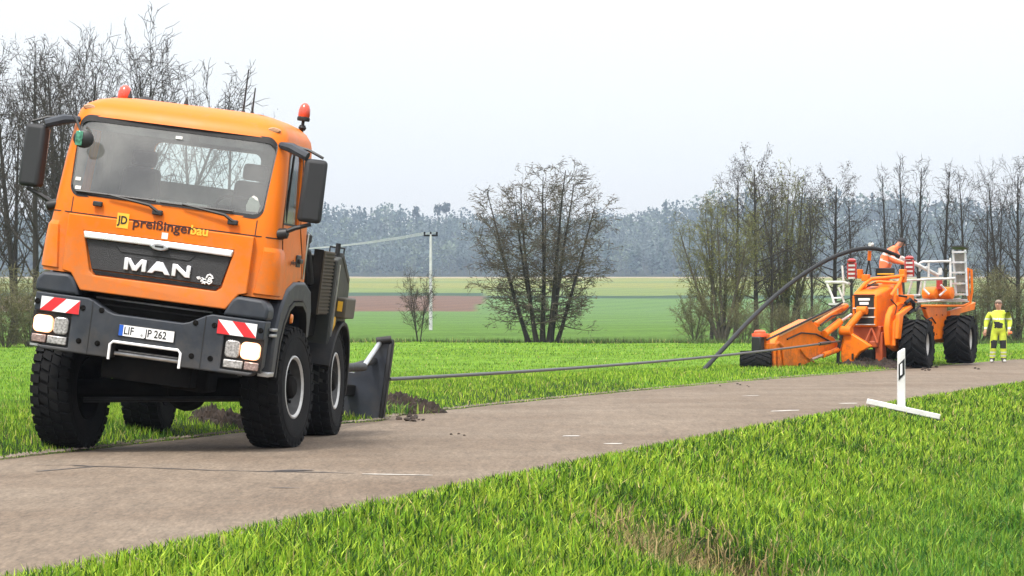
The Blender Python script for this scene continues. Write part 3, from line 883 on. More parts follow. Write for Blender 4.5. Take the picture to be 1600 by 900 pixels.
def build_grass():
    rng = np.random.default_rng(11)
    # near verge and ditch side
    X, Y = sample(rng, 320000, 14.5, 78, lambda y: near_x(y) - .22, lambda y: np.maximum(.185 * y + 4.5, near_x(y) + 1.0), 1.55)
    sn = s_near(X, Y)
    keep = (sn > -.05) | (rng.random(len(X)) < .25)
    X, Y, sn = X[keep], Y[keep], sn[keep]
    clump = .5 + .5 * wob(X, Y, 2.9, 1)
    H = (.06 + .07 * clump + .08 * rng.random(len(X))) * (1 + .25 * smooth(1.5, 4, sn)) * smooth(-.25, .35, sn).clip(.35, 1)
    W = (.009 + .010 * rng.random(len(X))) * (Y / 24) ** .6
    c = grass_tint(rng, X, Y)
    # cooler, denser green down in the ditch, yellower at the top of the bank
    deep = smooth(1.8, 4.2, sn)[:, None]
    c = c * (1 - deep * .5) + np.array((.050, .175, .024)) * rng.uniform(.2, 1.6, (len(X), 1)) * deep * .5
    dryp = np.exp(-(((X - 1.62) / .60) ** 2 + ((Y - 24.0) / 1.15) ** 2)) * 1.1 + .6 * np.exp(-(((X - 1.25) / .35) ** 2 + ((Y - 23.0) / .8) ** 2))
    isd = rng.random(len(X)) < dryp * .75
    c[isd] = np.array((.46, .35, .17)) * rng.uniform(.5, 1.2, (isd.sum(), 1))
    H = H * (1 - .35 * np.clip(dryp, 0, 1))
    bar_u = np.abs((X - 6.0) - .0) ; near_bar = (np.abs(Y - 47.5) < .22) & (X > 5.65) & (X < 6.95)
    H = np.where((Y > 45.8) & (Y <= 47.35) & (X > 5.5) & (X < 7.1), H * .45, H)
    hole = np.exp(-(((X - 1.84) / .30) ** 2 + ((Y - 23.7) / .85) ** 2))
    bald = (rng.random(len(X)) < .35 * dryp) | (rng.random(len(X)) < 1.3 * hole) | near_bar
    X, Y, H, W, c = [q[~bald] for q in (X, Y, H, W, c)]
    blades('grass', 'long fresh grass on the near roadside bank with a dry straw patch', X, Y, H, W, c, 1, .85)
    # flattened straw lying in the hollow
    n5 = 2600
    X5 = 1.52 + rng.normal(0, .36, n5); Y5 = 23.9 + rng.normal(0, .75, n5)
    c5 = np.array((.44, .33, .15)) * rng.uniform(.12, 1.15, (n5, 1))
    gr = rng.random(n5) < .38
    c5[gr] = np.array((.07, .15, .014)) * rng.uniform(.3, 1.4, (gr.sum(), 1))
    blades('straw', 'flattened dry straw in the small hollow of the near bank', X5, Y5, .12 + .16 * rng.random(n5), .008 + .008 * rng.random(n5), c5, 9, 1.1)
    # far verge
    X, Y = sample(rng, 110000, 20, 98, lambda y: far_x(y) - 4.5, lambda y: far_x(y) + .12, 1.0)
    sf = s_far(X, Y)
    H = (.045 + .05 * rng.random(len(X)) + .045 * (.5 + .5 * wob(X, Y, 2.1, 4))) * smooth(-.2, .4, sf).clip(.4, 1)
    W = (.007 + .006 * rng.random(len(X))) * (Y / 32) ** .6
    c = grass_tint(rng, X, Y, (.118, .218, .014), (.230, .315, .030), (.035, .090, .008))
    mud = np.exp(-(((X + 1.4) / .6) ** 2 + ((Y - 42.4) / 1.0) ** 2))
    kp = rng.random(len(X)) > mud * 1.1
    blades('grass', 'short bright grass on the far roadside verge under the truck and plough', *[q[kp] for q in (X, Y, H, W, c)], 2, .5)
    # meadow behind
    X, Y = sample(rng, 120000, 24, 124, lambda y: -.215 * y - 1, lambda y: np.minimum(far_x(y) - 4, .215 * y + 1), .9)
    kp = s_far(X, Y) > 3.8
    X, Y = X[kp], Y[kp]
    H = .04 + .05 * rng.random(len(X))
    W = .012 * (Y / 32) ** .9
    c = grass_tint(rng, X, Y, (.105, .205, .016), (.180, .270, .026), (.05, .11, .011))
    blades('grass', 'mown meadow grass between the road and the alder', X, Y, H, W, c, 3, .5, tri=True)
    # dark rank tufts along the field edge
    X = rng.uniform(-27, 30, 16000); Y = 125 + rng.normal(0, .7, 16000)
    c = grass_tint(rng, X, Y, (.045, .085, .018), (.09, .10, .035), (.03, .05, .014))
    blades('grass', 'dark rank grass along the field edge at the alder\'s foot', X, Y, .15 + .22 * rng.random(16000), np.full(16000, .035), c, 4, .5, tri=True)
build_grass()
# ------------------------------------------------------------------ the winch truck
# local frame: x to the picture's right, y to the truck's rear, z up; origin under the number plate
T_YAW, T_ROLL = R(6), R(7.5)
T_LOC = Vector((-3.948, 30.518, -0.021))
TM = Matrix.Translation(T_LOC) @ Euler((0, T_ROLL, -T_YAW)).to_matrix().to_4x4()

DUST = (.20, .16, .12)
M_orange = mat('orange_paint', (.70, .160, .006), .42, var=.05, vscale=3, coat=.0, dirt=(.36, .14, .05), dscale=2.2, damount=.25, spec=.22, mud=(1.6, 2.7, (.33, .17, .09), .42))
M_grey = mat('grey_bumper_paint', (.027, .033, .043), .5, var=.15, vscale=8, dirt=(.075, .075, .075), dscale=3, damount=.45, bump=.08, bscale=180, mud=(.95, 1.4, (.085, .075, .062), .4), spec=.35)
M_black = mat('black_plastic', (.010, .010, .011), .55, var=.2, vscale=10, dirt=(.04, .035, .03), dscale=4, damount=.5, spec=.3)
M_blackm = mat('mirror_plastic', (.016, .017, .019), .62, var=.15, vscale=12, bump=.15, bscale=260)
M_under = mat('grimy_chassis', (.007, .0065, .006), .9, var=.4, vscale=6, dirt=(.016, .013, .011), dscale=5, damount=.7, spec=.08)
M_rubber = mat('tyre_rubber', (.0065, .0065, .007), .9, var=.25, vscale=9, spec=.22, dirt=(.020, .017, .014), dscale=3.5, damount=.5, bump=.2, bscale=90)
M_chrome = mat('chrome', (.92, .93, .95), .30, .75, var=.04, vscale=9)
M_steel = mat('brushed_steel', (.55, .56, .57), .38, 1.0, var=.15, vscale=14)
M_rim = mat('rim_silver', (.50, .50, .49), .42, .35, var=.12, vscale=9, dirt=(.20, .17, .14), dscale=6, damount=.5)
M_white = mat('white_plate', (.82, .82, .82), .45, var=.05, vscale=9)
M_red = mat('reflective_red', (.62, .022, .028), .4, var=.08, vscale=20)
M_blue = mat('plate_blue', (.012, .09, .45), .4)
M_blackp = mat('print_black', (.010, .010, .010), .5)
M_logo = mat('logo_dark_red', (.045, .008, .004), .5)
M_yellow = mat('logo_yellow', (.82, .46, .035), .45, var=.06, vscale=20)
M_amber = mat('amber_lens', (.75, .20, .02), .22, coat=.5)
M_beacon = mat('beacon_dome', (.52, .055, .022), .25, var=.1, vscale=20, coat=.5)
M_brown = mat('cooler_fins', (.062, .048, .030), .7, .2, var=.25, vscale=10)
M_olive = mat('winch_housing_paint', (.020, .023, .020), .5, var=.15, vscale=5, dirt=(.05, .045, .034), dscale=3, damount=.6)
M_inside = mat('cab_lining', (.26, .265, .255), .85, var=.15, vscale=8)
M_seat = mat('seat_cloth', (.045, .048, .052), .9, var=.2, vscale=20)
M_lamp = mat('headlight_glow', (1, .9, .8), .3, emit=(1.0, .84, .62), estr=7)
M_lampr = mat('headlight_halo', (.9, .5, .3), .3, emit=(1.0, .45, .22), estr=1.6)  # orange halo of the lit lamps, put into a glowing surround
M_clear = mat('clear_lamp', (.38, .37, .36), .2, .35, var=.5, vscale=45, coat=.5)
M_paper = mat('paper', (.75, .73, .68), .7, var=.1, vscale=12)

def glass_mat(name, tint, refl=.10, dust_veil=.06):
    m = bpy.data.materials.new(name); m.use_nodes = True
    n, l = m.node_tree.nodes, m.node_tree.links
    n.clear()
    out = n.new('ShaderNodeOutputMaterial')
    tr = n.new('ShaderNodeBsdfTransparent'); tr.inputs[0].default_value = (*tint, 1)
    gl = n.new('ShaderNodeBsdfGlossy'); gl.inputs['Roughness'].default_value = .04
    fr = n.new('ShaderNodeFresnel'); fr.inputs['IOR'].default_value = 1.5
    mu = n.new('ShaderNodeMath'); mu.operation = 'MULTIPLY_ADD'; mu.inputs[1].default_value = 1.0; mu.inputs[2].default_value = refl
    l.new(fr.outputs[0], mu.inputs[0])
    a = n.new('ShaderNodeMixShader'); l.new(mu.outputs[0], a.inputs[0]); l.new(tr.outputs[0], a.inputs[1]); l.new(gl.outputs[0], a.inputs[2])
    df = n.new('ShaderNodeBsdfDiffuse'); df.inputs[0].default_value = (.5, .5, .47, 1)  # dust film that also carries the pale haze of reflections
    t = n.new('ShaderNodeTexCoord')
    ns = n.new('ShaderNodeTexNoise'); ns.inputs['Scale'].default_value = 1.4; ns.inputs['Detail'].default_value = 5; ns.inputs['Roughness'].default_value = .5
    l.new(t.outputs['Object'], ns.inputs['Vector'])
    mr = n.new('ShaderNodeMapRange'); mr.inputs['From Min'].default_value = .35; mr.inputs['From Max'].default_value = .75; mr.inputs['To Min'].default_value = dust_veil * .4; mr.inputs['To Max'].default_value = dust_veil * 2.6
    l.new(ns.outputs['Fac'], mr.inputs['Value'])
    b = n.new('ShaderNodeMixShader'); l.new(mr.outputs[0], b.inputs[0]); l.new(a.outputs[0], b.inputs[1]); l.new(df.outputs[0], b.inputs[2])
    l.new(b.outputs[0], out.inputs[0])
    return m
M_glass = glass_mat('windscreen_glass', (.84, .93, .90), .075, .11)
M_sglass = glass_mat('side_glass', (.45, .52, .50), .08, .03)
M_rglass = glass_mat('rear_glass', (.88, .93, .91), .02, .02)

truck = empty('winch_truck', T_LOC, (0, T_ROLL, -T_YAW))
tag(truck, 'orange four-wheel-drive winch truck with grey bumper, leaning on the road edge', 'truck')

def hw(z): return float(np.interp(z, [1.6, 1.8, 2.1, 2.47, 3.0, 3.45, 3.54, 3.61, 3.67, 3.71, 3.735], [1.235, 1.245, 1.24, 1.205, 1.175, 1.14, 1.12, 1.07, .98, .86, .70]))
def fz(z): return float(np.interp(z, [1.6, 2.45, 2.62, 3.0, 3.45, 3.54, 3.61, 3.67, 3.71, 3.735], [0.03, 0.03, .045, .115, .225, .265, .32, .42, .55, .75]))
def cab_front(x, z):
    w = hw(z); r = .17
    y = fz(z) + .045 * (x / w) ** 2
    e = abs(x) - (w - r)
    if e > 0: y += r * (1 - math.sqrt(max(0, 1 - (min(e, r) / r) ** 2)))
    return y
def cab_pt(s, z, off=0.0, sgn=1, back=1.86):
    """Point on the cab skin: s = distance from the centre line round the corner to the rear, offset outwards."""
    w = hw(z); r = .17
    xs = [i * (w - r) / 10 for i in range(11)] + [(w - r) + r * math.sin(a * math.pi / 20) for a in range(1, 11)]
    pts = [(x, cab_front(min(x, w - 1e-6), z)) for x in xs]
    pts.append((w + .0, back))
    acc = 0
    for (a, b) in zip(pts[:-1], pts[1:]):
        dl = math.hypot(b[0] - a[0], b[1] - a[1])
        if acc + dl >= s or b is pts[-1]:
            t = (s - acc) / dl
            nx, ny = (b[1] - a[1]) / dl, -(b[0] - a[0]) / dl
            return (sgn * (a[0] + (b[0] - a[0]) * t + nx * off), a[1] + (b[1] - a[1]) * t + ny * off, z)
        acc += dl
def cab_ring(z, inset=0.0, back=1.86):
    w = hw(z) - inset; r = .17 - inset * .6
    ring = []
    def half(sg):
        xs = [i * (w - r) / 8 for i in range(9)] + [(w - r) + r * math.sin(a * math.pi / 16) for a in range(1, 9)]
        out = []
        for x in xs:
            e = x - (w - r)
            y = fz(z) + .045 * (x / w) ** 2 + inset
            if e > 0: y += r * (1 - math.sqrt(max(0, 1 - (min(e, r) / r) ** 2)))
            out.append((sg * x, y, z))
        bk = back - inset
        out += [(sg * w, .75, z), (sg * w, 1.3, z), (sg * w, bk - .05, z), (sg * (w - .05), bk, z)]
        return out
    rt, lf = half(1), half(-1)
    return lf[::-1] + rt[1:]
def loft(mb, rings, m=0):
    n = len(rings[0]); vs = [p for r_ in rings for p in r_]
    fs = [(i * n + j, i * n + (j + 1) % n, (i + 1) * n + (j + 1) % n, (i + 1) * n + j) for i in range(len(rings) - 1) for j in range(n)]
    fs += [list(range(n))[::-1], list(range((len(rings) - 1) * n, len(rings) * n))]
    mb.add(vs, fs, m)

def rrect(x0, x1, z0, z1, r, n=6, tops=None):
    """Rounded polygon; tops=(x0,x1) gives other x limits for the upper edge."""
    tx0, tx1 = tops or (x0, x1)
    P = []
    for (cx, cz, a0) in ((x1 - r, z0 + r, -90), (tx1 - r, z1 - r, 0), (tx0 + r, z1 - r, 90), (x0 + r, z0 + r, 180)):
        P += [(cx + r * math.cos(R(a0 + 90 * i / n)), cz + r * math.sin(R(a0 + 90 * i / n))) for i in range(n + 1)]
    return P

WS = rrect(-1.035, 1.035, 2.635, 3.475, .10, tops=(-1.06, 1.06))
def build_cab():
    mb = MB()
    zs = [1.82, 1.9, 2.1, 2.3, 2.47, 2.62, 2.8, 3.0, 3.2, 3.35, 3.45, 3.50, 3.54, 3.58, 3.61, 3.64, 3.67, 3.69, 3.71, 3.725, 3.735]
    loft(mb, [cab_ring(z, 0, 1.86 - (max(0, z - 3.5) * .5)) for z in zs])
    o = mb.build('cab', [M_orange, M_inside], truck, ang=32)
    inner = MB(); loft(inner, [cab_ring(z, .07) for z in (2.25, 2.47, 2.62, 2.8, 3.0, 3.2, 3.35, 3.45, 3.52)], 1)
    ws = MB(); ws.prism(WS, 'y', -.6, .62, 0)
    side = MB(); side.prism([(.42, 2.62), (1.28, 2.62), (1.30, 3.30), (1.26, 3.36), (.62, 3.36), (.56, 3.30)], 'x', -1.6, 1.6, 0)
    rear = MB(); rear.prism(rrect(-.60, .60, 2.92, 3.34, .08), 'y', 1.5, 2.2, 0)
    arch = MB().tube([(.9, 1.5, 1.25), (1.7, 1.5, 1.25)], .78, 28, 0); arch2 = MB().tube([(-1.7, 1.5, 1.25), (-.9, 1.5, 1.25)], .78, 28, 0)
    cut(o, [inner, ws, side, rear, arch, arch2])
    o.data.set_sharp_from_angle(angle=R(32))
    return o
CAB = build_cab()

def skin_poly(name, P, off, material, parent, scale0=0.0, scale1=1.0, rings=6, thick=None):
    """Surface between two scaled copies of an outline, lying on the cab front at an offset."""
    cx = sum(p[0] for p in P) / len(P); cz = sum(p[1] for p in P) / len(P)
    mb = MB(); n = len(P); vs = []
    for k in range(rings + 1):
        s = scale0 + (scale1 - scale0) * k / rings
        for (x, z) in P:
            X, Z = cx + (x - cx) * s, cz + (z - cz) * s
            vs.append((X, cab_front(X, Z) + off, Z))
    fs = [(k * n + i, k * n + (i + 1) % n, (k + 1) * n + (i + 1) % n, (k + 1) * n + i) for k in range(rings) for i in range(n)]
    mb.add(vs, fs)
    return mb.build(name, material, parent, ang=60)

ws_glass = skin_poly('windscreen', WS, .012, M_glass, truck, 0.001, 1.0, 8)
# rubber seal: thicker along the top edge
seal = MB()
nW = len(WS); cz_ = 3.05
def ring_ws(dx, dzt, dzb, off):
    out = []
    for (x, z) in WS:
        X = x - math.copysign(dx, x)
        Z = z - dzt if z > cz_ else z + dzb
        out.append((X, cab_front(X, Z) + off, Z))
    return out
ra, rb_ = ring_ws(-.012, -.012, -.015, -.006), ring_ws(.016, .055, .028, -.002)
seal.add(ra + rb_, [(i, (i + 1) % nW, nW + (i + 1) % nW, nW + i) for i in range(nW)])
seal.build('window_seal', M_black, ws_glass)
# stickers on the glass
for (x, z, w, h) in [(-.965, 2.80, .055, .035), (-.95, 2.71, .06, .035), (.02, 3.36, .07, .03)]:
    y = cab_front(x, z) + .004
    MB().box((x, y, z), (w, .003, h), (R(-12), 0, 0)).build('sticker', M_paper, ws_glass)
y = cab_front(.90, 2.75)
MB().prism([(.84, 2.69), (.96, 2.69), (.98, 2.76), (.94, 2.84), (.90, 2.86), (.86, 2.83), (.83, 2.75)], 'y', y + .03, y + .05).build('paper_card', M_paper, truck)

# side windows
for sg in (1, -1):
    g = MB()
    P = [(.42, 2.62), (1.28, 2.62), (1.30, 3.30), (1.26, 3.36), (.62, 3.36), (.56, 3.30)]
    g.add([(sg * (hw(z) - .02), y, z) for (y, z) in P], [list(range(6))])
    w = g.build('side_window', M_sglass, truck)
    MB().box((sg * (hw(3) - .008), .66, 2.99), (.02, .035, .74), (R(0), 0, 0)).build('window_bar', M_black, w)
    P2 = [(.40, 2.60), (1.30, 2.60), (1.32, 3.31), (1.27, 3.38), (.61, 3.38), (.54, 3.31)]
    s2 = MB(); A = [(sg * (hw(z) + .004), y, z) for (y, z) in P2]; B = [(sg * (hw(z) + .004), y, z) for (y, z) in P]
    s2.add(A + B, [(i, (i + 1) % 6, 6 + (i + 1) % 6, 6 + i) for i in range(6)])
    s2.build('window_seal', M_black, w)
rw = MB().add([(-.62, 1.83, 2.9), (.62, 1.83, 2.9), (.62, 1.83, 3.36), (-.62, 1.83, 3.36)], [(0, 1, 2, 3)]).build('rear_window', M_rglass, truck)

# cab interior
def seat(x):
    s = empty('seat', (x, 1.25, 2.2), parent=truck)
    MB().box((0, -.1, .12), (.5, .5, .16)).build('cushion', M_seat, s, .04)
    MB().box((0, .18, .50), (.48, .14, .66), (R(-8), 0, 0), taper=.85).build('backrest', M_seat, s, .05)
    MB().box((0, .24, .93), (.28, .10, .18), (R(-8), 0, 0)).build('headrest', M_seat, s, .04)
seat(.62); seat(-.62)
MB().prism([(.16, 2.3), (.16, 2.60), (.40, 2.66), (.62, 2.62), (.66, 2.3)], 'x', -1.08, 1.08).build('dashboard', M_inside, truck, .03)
sw = empty('steering_wheel', (.62, .72, 2.70), (R(-38), 0, 0), truck)
MB().tube([(.22 * math.cos(a), .22 * math.sin(a), 0) for a in [i * 2 * math.pi / 28 for i in range(29)]], .016, 8).build('wheel_rim', M_blackp, sw)
MB().cyl((0, 0, -.25), (0, 0, 0), .035).box((0, 0, 0), (.40, .05, .02)).build('wheel_spoke', M_blackp, sw)
MB().box((-.35, .34, 3.40), (.9, .02, .14), (R(20), 0, 0)).build('sun_visor', M_inside, truck, .01)
MB().box((.55, .34, 3.40), (.7, .02, .14), (R(20), 0, 0)).build('sun_visor', M_inside, truck, .01)
MB().box((.0, .28, 2.68), (.40, .22, .012), (R(4), 0, R(6))).box((.3, .30, 2.69), (.22, .16, .02)).build('papers', M_paper, truck)

# front flap with the grille recess
FL = [(-.985, 2.435), (.985, 2.435), (.985, 1.845), (.905, 1.825), (.785, 1.655), (-.765, 1.655), (-.885, 1.825), (-.985, 1.845)]
flap = MB().prism(FL, 'y', -.015, .09).build('front_flap', M_orange, truck)
GR = [(-.805, 2.275), (.80, 2.275), (.715, 1.865), (.66, 1.825), (-.64, 1.825), (-.69, 1.865)]
cut(flap, [MB().prism(GR, 'y', -.2, .045)])
b_ = flap.modifiers.new('bevel', 'BEVEL'); b_.width = .012; b_.segments = 3; b_.limit_method = 'ANGLE'; b_.angle_limit = R(30)
M_gridb = mat('grille_mesh', (.022, .022, .024), .45, var=.5, vscale=90, bump=.5, bscale=150)
grille = MB().prism([(-.775, 2.20), (.77, 2.20), (.70, 1.885), (-.675, 1.885)], 'y', .012, .044).build('grille', M_gridb, truck, .008)
MB().prism([(-.45, 2.165), (.40, 2.165), (.34, 2.10), (-.39, 2.10)], 'y', .002, .0118).build('grille_step', M_gridb, grille, .004)
MB().prism([(-.672, 1.878), (.694, 1.878), (.65, 1.835), (-.63, 1.835)], 'y', .020, .044).build('grille_slat', M_black, grille, .004)
bar = MB().prism([(-.80, 2.27), (.795, 2.27), (.78, 2.198), (.15, 2.205), (-.15, 2.205), (-.785, 2.198)], 'y', -.035, .02).build('chrome_bar', M_chrome, truck, .012, seg=3)
MB().lathe([(.001, -.02), (.05, -.02), (.06, -.012), (.06, .02)], (0, -.03, 0), (0, 1, 0), 24).build('badge', M_steel, bar, loc=(.02, -.008, 2.205), rot=None).scale = (1.6, 1, .62)
MB().box((.02, -.062, 2.208), (.09, .012, .022)).build('badge_emblem', M_blackp, bar, .004)
# chrome letters
def letter(polys, x0, w, z0, h):
    mb = MB()
    for P in polys: mb.prism([(x0 + p[0] * w, z0 + p[1] * h) for p in P], 'y', -.018, .012)
    return mb.build('letter', M_chrome, truck, .005)
letter([[(0, 0), (.20, 0), (.20, .62), (.40, 0), (.60, 0), (.80, .62), (.80, 0), (1, 0), (1, 1), (.74, 1), (.5, .38), (.26, 1), (0, 1)]], -.335, .235, 1.925, .125)
letter([[(0, 0), (.24, 0), (.33, .22), (.67, .22), (.76, 0), (1, 0), (.64, 1), (.36, 1)]], -.085, .245, 1.925, .125)
letter([[(0, 0), (.22, 0), (.22, .62), (.74, 0), (1, 0), (1, 1), (.78, 1), (.78, .38), (.26, 1), (0, 1)]], .175, .195, 1.925, .125)
# small white emblem in the grille corner
mk = MB()
def stroke(pts, w=.006): mk.tube([(.52 + px_ * .0036, .006, 1.935 - pz_ * .0036) for (px_, pz_) in pts], w, 5)
stroke([(-22, -2), (-14, -4), (-10, 0), (-17, 2), (-22, -2)]); stroke([(-8, -3), (-2, -1), (-4, 4), (-9, 3)]); stroke([(-2, 2), (4, -1), (6, 3)])
stroke([(6, -4), (9, -12), (15, -15), (22, -11), (25, -4)], .009); stroke([(12, 2), (14, -6), (20, -5), (21, 2), (15, 6), (10, 3)], .008)
stroke([(-10, 8), (-4, 6), (2, 9), (9, 8), (15, 13), (22, 8), (24, 2)], .007); stroke([(-6, 13), (0, 11), (5, 14)], .005); stroke([(15, -1), (18, 1)], .006)
mk.build('grille_mark', M_white, grille)

# seams
def seam(path, off=.004, w=.008):
    mb = MB(); vs = []
    for (s, z) in path: vs.append((s, z))
    return mb
for sg in (1, -1):
    mb = MB()
    st = [.02 + i * .1 for i in range(12)] + [1.18, 1.24, 1.30, 1.36, 1.42]
    A = [cab_pt(s, 2.452, .0035, sg) for s in st]; B = [cab_pt(s, 2.440, .0035, sg) for s in st]
    n = len(st)
    mb.add(A + B, [(i, i + 1, n + i + 1, n + i) for i in range(n - 1)])
    mb.add([cab_pt(.975, 2.45, .0035, sg), cab_pt(.985, 2.45, .0035, sg), cab_pt(.985, 2.61, .0035, sg), cab_pt(.975, 2.61, .0035, sg)], [(0, 1, 2, 3)])
    mb.build('panel_seam', M_blackp, truck)
    # corner air deflector
    cp = MB()
    S = [1.035, 1.05] + [1.05 + i * .045 for i in range(1, 11)] + [1.53, 1.545]
    Zs = [1.845, 1.86, 2.0, 2.15, 2.30, 2.345]
    def cpt(i, j):
        edge = i in (0, len(S) - 1) or j in (0, len(Zs) - 1)
        s = S[i] + (.05 * (Zs[j] - 1.85) / .5 if i < 2 else 0)
        return cab_pt(s, Zs[j], .0 if edge else .022, sg)
    cp.add([cpt(i, j) for j in range(len(Zs)) for i in range(len(S))], [(j * len(S) + i, j * len(S) + i + 1, (j + 1) * len(S) + i + 1, (j + 1) * len(S) + i) for j in range(len(Zs) - 1) for i in range(len(S) - 1)])
    cp.build('air_deflector', M_orange, truck, ang=25)
    # door outline
    dr = MB()
    D = [(.40, 1.97), (.42, 2.30), (.36, 2.60), (.52, 3.40), (1.33, 3.42), (1.40, 2.6), (1.58, 2.3), (1.60, 2.05)]
    path = [(sg * (hw(z) + .002), y, z) for (y, z) in D]
    dr.tube(path, .006, 5)
    d_ = dr.build('door_seam', M_blackp, truck)
    MB().box((sg * 1.25, 1.33, 2.24), (.05, .17, .05)).box((sg * 1.235, 1.33, 2.24), (.02, .24, .13)).build('door_handle', M_blackp, truck, .012)
    MB().box((sg * 1.245, 1.70, 2.3), (.012, .05, .5)).build('grab_rail', M_steel, truck, .005)

# company writing
lettering('lettering', 'preißinger', .135, .002, M_logo, truck, (-.30, -.019, 2.42), (R(90), 0, 0), 'LEFT', .002, 1.16)
lettering('lettering', 'bau', .135, .002, M_yellow, truck, (.315, -.019, 2.42), (R(90), 0, 0), 'LEFT', .003, 1.0)
lg = MB().box((-.405, -.017, 2.425), (.125, .006, .155)).build('logo_panel', M_yellow, truck)
lettering('lettering', 'JD', .115, .002, M_blackp, lg, (-.405, -.022, 2.428), (R(90), 0, 0), 'CENTER', .003, .85)
MB().box((.055, -.017, 2.325), (.065, .005, .065)).build('small_label', M_paper, truck)
lettering('lettering', 'preißinger', .07, .001, M_logo, truck, (1.252, .95, 2.22), (R(90), 0, R(90)), 'CENTER', .001, 1.0)

# roof: marker lamps, aerials, beacons
for x in (-1.0, .985):
    z = 3.565
    MB().lathe([(.001, -.02), (.055, -.016), (.07, 0), (.07, .03)], (0, 0, 0), (0, 1, 0), 16).build('marker_lamp', mat('marker_lens', (.40, .22, .12), .3, var=.3, vscale=30), truck, loc=(x, cab_front(x, z) - .002, z)).scale = (1, 1, .42)
def aerial(x, y, z, h, r, lean=.0):
    a = MB().lathe([(.03, 0), (.022, .04), (.012, .07)], (x, y, z), (0, 0, 1), 10)
    a.tube([(x, y, z + .05), (x - lean, y + lean, z + h)], [r, r * .6], 6)
    a.build('aerial', M_blackp, truck)
aerial(.453, 1.2, 3.715, .50, .012); aerial(.521, 1.35, 3.715, .32, .012)
aerial(-.70, .8, 3.71, .10, .012); aerial(-.087, .8, 3.72, .10, .010)
MB().lathe([(.10, 0), (.10, .02), (.07, .05), (.02, .065)], (-.57, 1.0, 3.715), (0, 0, 1), 16).build('roof_dome', M_blackm, truck)
def beacon(x, y, z, stalk, s=1.0):
    b = empty('beacon', (x, y, z), parent=truck)
    if stalk: MB().tube([(0, 0, -.16), (0, 0, 0)], .018, 8).lathe([(.03, -.12), (.045, -.09), (.03, -.06)], n=10, axis=(0, 0, 1)).build('stalk', M_black, b)
    MB().lathe([(.072 * s, -.015), (.078 * s, .01), (.07 * s, .03)], axis=(0, 0, 1), n=18).build('beacon_base', M_black, b)
    MB().lathe([(.066 * s, .028), (.072 * s, .05), (.068 * s, .11), (.052 * s, .155), (.025 * s, .18), (.004, .186)], axis=(0, 0, 1), n=18).build('beacon_lens', M_beacon, b)
beacon(-.86, 1.2, 3.70, False, 1.05); beacon(1.0, 1.82, 3.78, True, .92)

# wipers
def wiper(x0, x1, z0, z1, bx):
    w = empty('wiper', (0, 0, 0), parent=truck)
    n = 7
    MB().tube([(x0 + (x1 - x0) * t / n, cab_front(x0 + (x1 - x0) * t / n, z0 + (z1 - z0) * t / n) - .022, z0 + (z1 - z0) * t / n) for t in range(n + 1)], .014, 6).build('wiper_blade', M_blackp, w)
    MB().tube([(bx, .0, 2.565), (bx - .09, .0, 2.62), (bx - .55, cab_front(bx - .55, 2.66) - .05, 2.675)], [.02, .018, .01], 6).build('wiper_arm', M_blackp, w)
    MB().box((bx, .012, 2.555), (.11, .05, .055)).build('wiper_pivot', M_blackm, w, .012)
wiper(-.96, -.10, 2.672, 2.672, -.06 - .0)
wiper(-.05, .72, 2.665, 2.668, .74)
MB().box((-.70, .018, 2.565), (.10, .05, .055)).build('wiper_pivot', M_blackm, truck, .012)

# mirrors
def mirror(sg):
    m = empty('mirror', (0, 0, 0), parent=truck)
    x = sg * 1.49
    house = MB().box((0, 0, 0), (.25, .16, .66), taper=.94).build('mirror_housing', M_blackm, m, .045, seg=3, loc=(x, .22, 2.985), rot=(0, 0, sg * R(14)))
    MB().box((0, .083, .0), (.20, .006, .58)).build('mirror_glass', M_chrome, m, loc=(x, .22, 2.985), rot=(0, 0, sg * R(14)))
    MB().tube([(sg * 1.08, .30, 3.42), (sg * 1.22, .20, 3.40), (sg * 1.40, .16, 3.33)], [.035, .055, .05], 8).build('mirror_arm', M_grey, m)
    MB().tube([(sg * 1.18, .28, 3.44), (sg * 1.40, .20, 3.40), (sg * 1.56, .20, 3.335)], [.012, .016, .016], 6).build('mirror_bracket', M_blackp, m)
    MB().tube([(sg * 1.20, .22, 2.50), (sg * 1.36, .20, 2.58), (sg * 1.52, .20, 2.64)], [.028, .024, .02], 8).build('mirror_arm', M_blackp, m)
    MB().lathe([(.02, -.09), (.055, -.07), (.06, 0), (.055, .07), (.02, .09)], (sg * 1.21, .22, 2.50), (1, 0, .25), 12).build('mirror_joint', M_blackp, m)
mirror(1); mirror(-1)
fm = empty('front_mirror', (-.93, -.02, 3.215), parent=truck)
MB().lathe([(.001, -.05), (.07, -.045), (.10, -.02), (.10, .03)], axis=(0, 1, 0), n=20).build('mirror_housing', M_blackp, fm).scale = (1.05, 1, .95)
MB().box((-.035, -.052, 0), (.075, .006, .15)).build('mirror_glass', mat('green_reflection', (.10, .30, .20), .12, .8, var=.5, vscale=30), fm, .02)  # green reflection painted into the mirror's own colour
MB().tube([(-.04, .0, .08), (-.12, .06, .20), (-.17, .12, .23)], .014, 6).build('mirror_arm', M_blackp, fm)

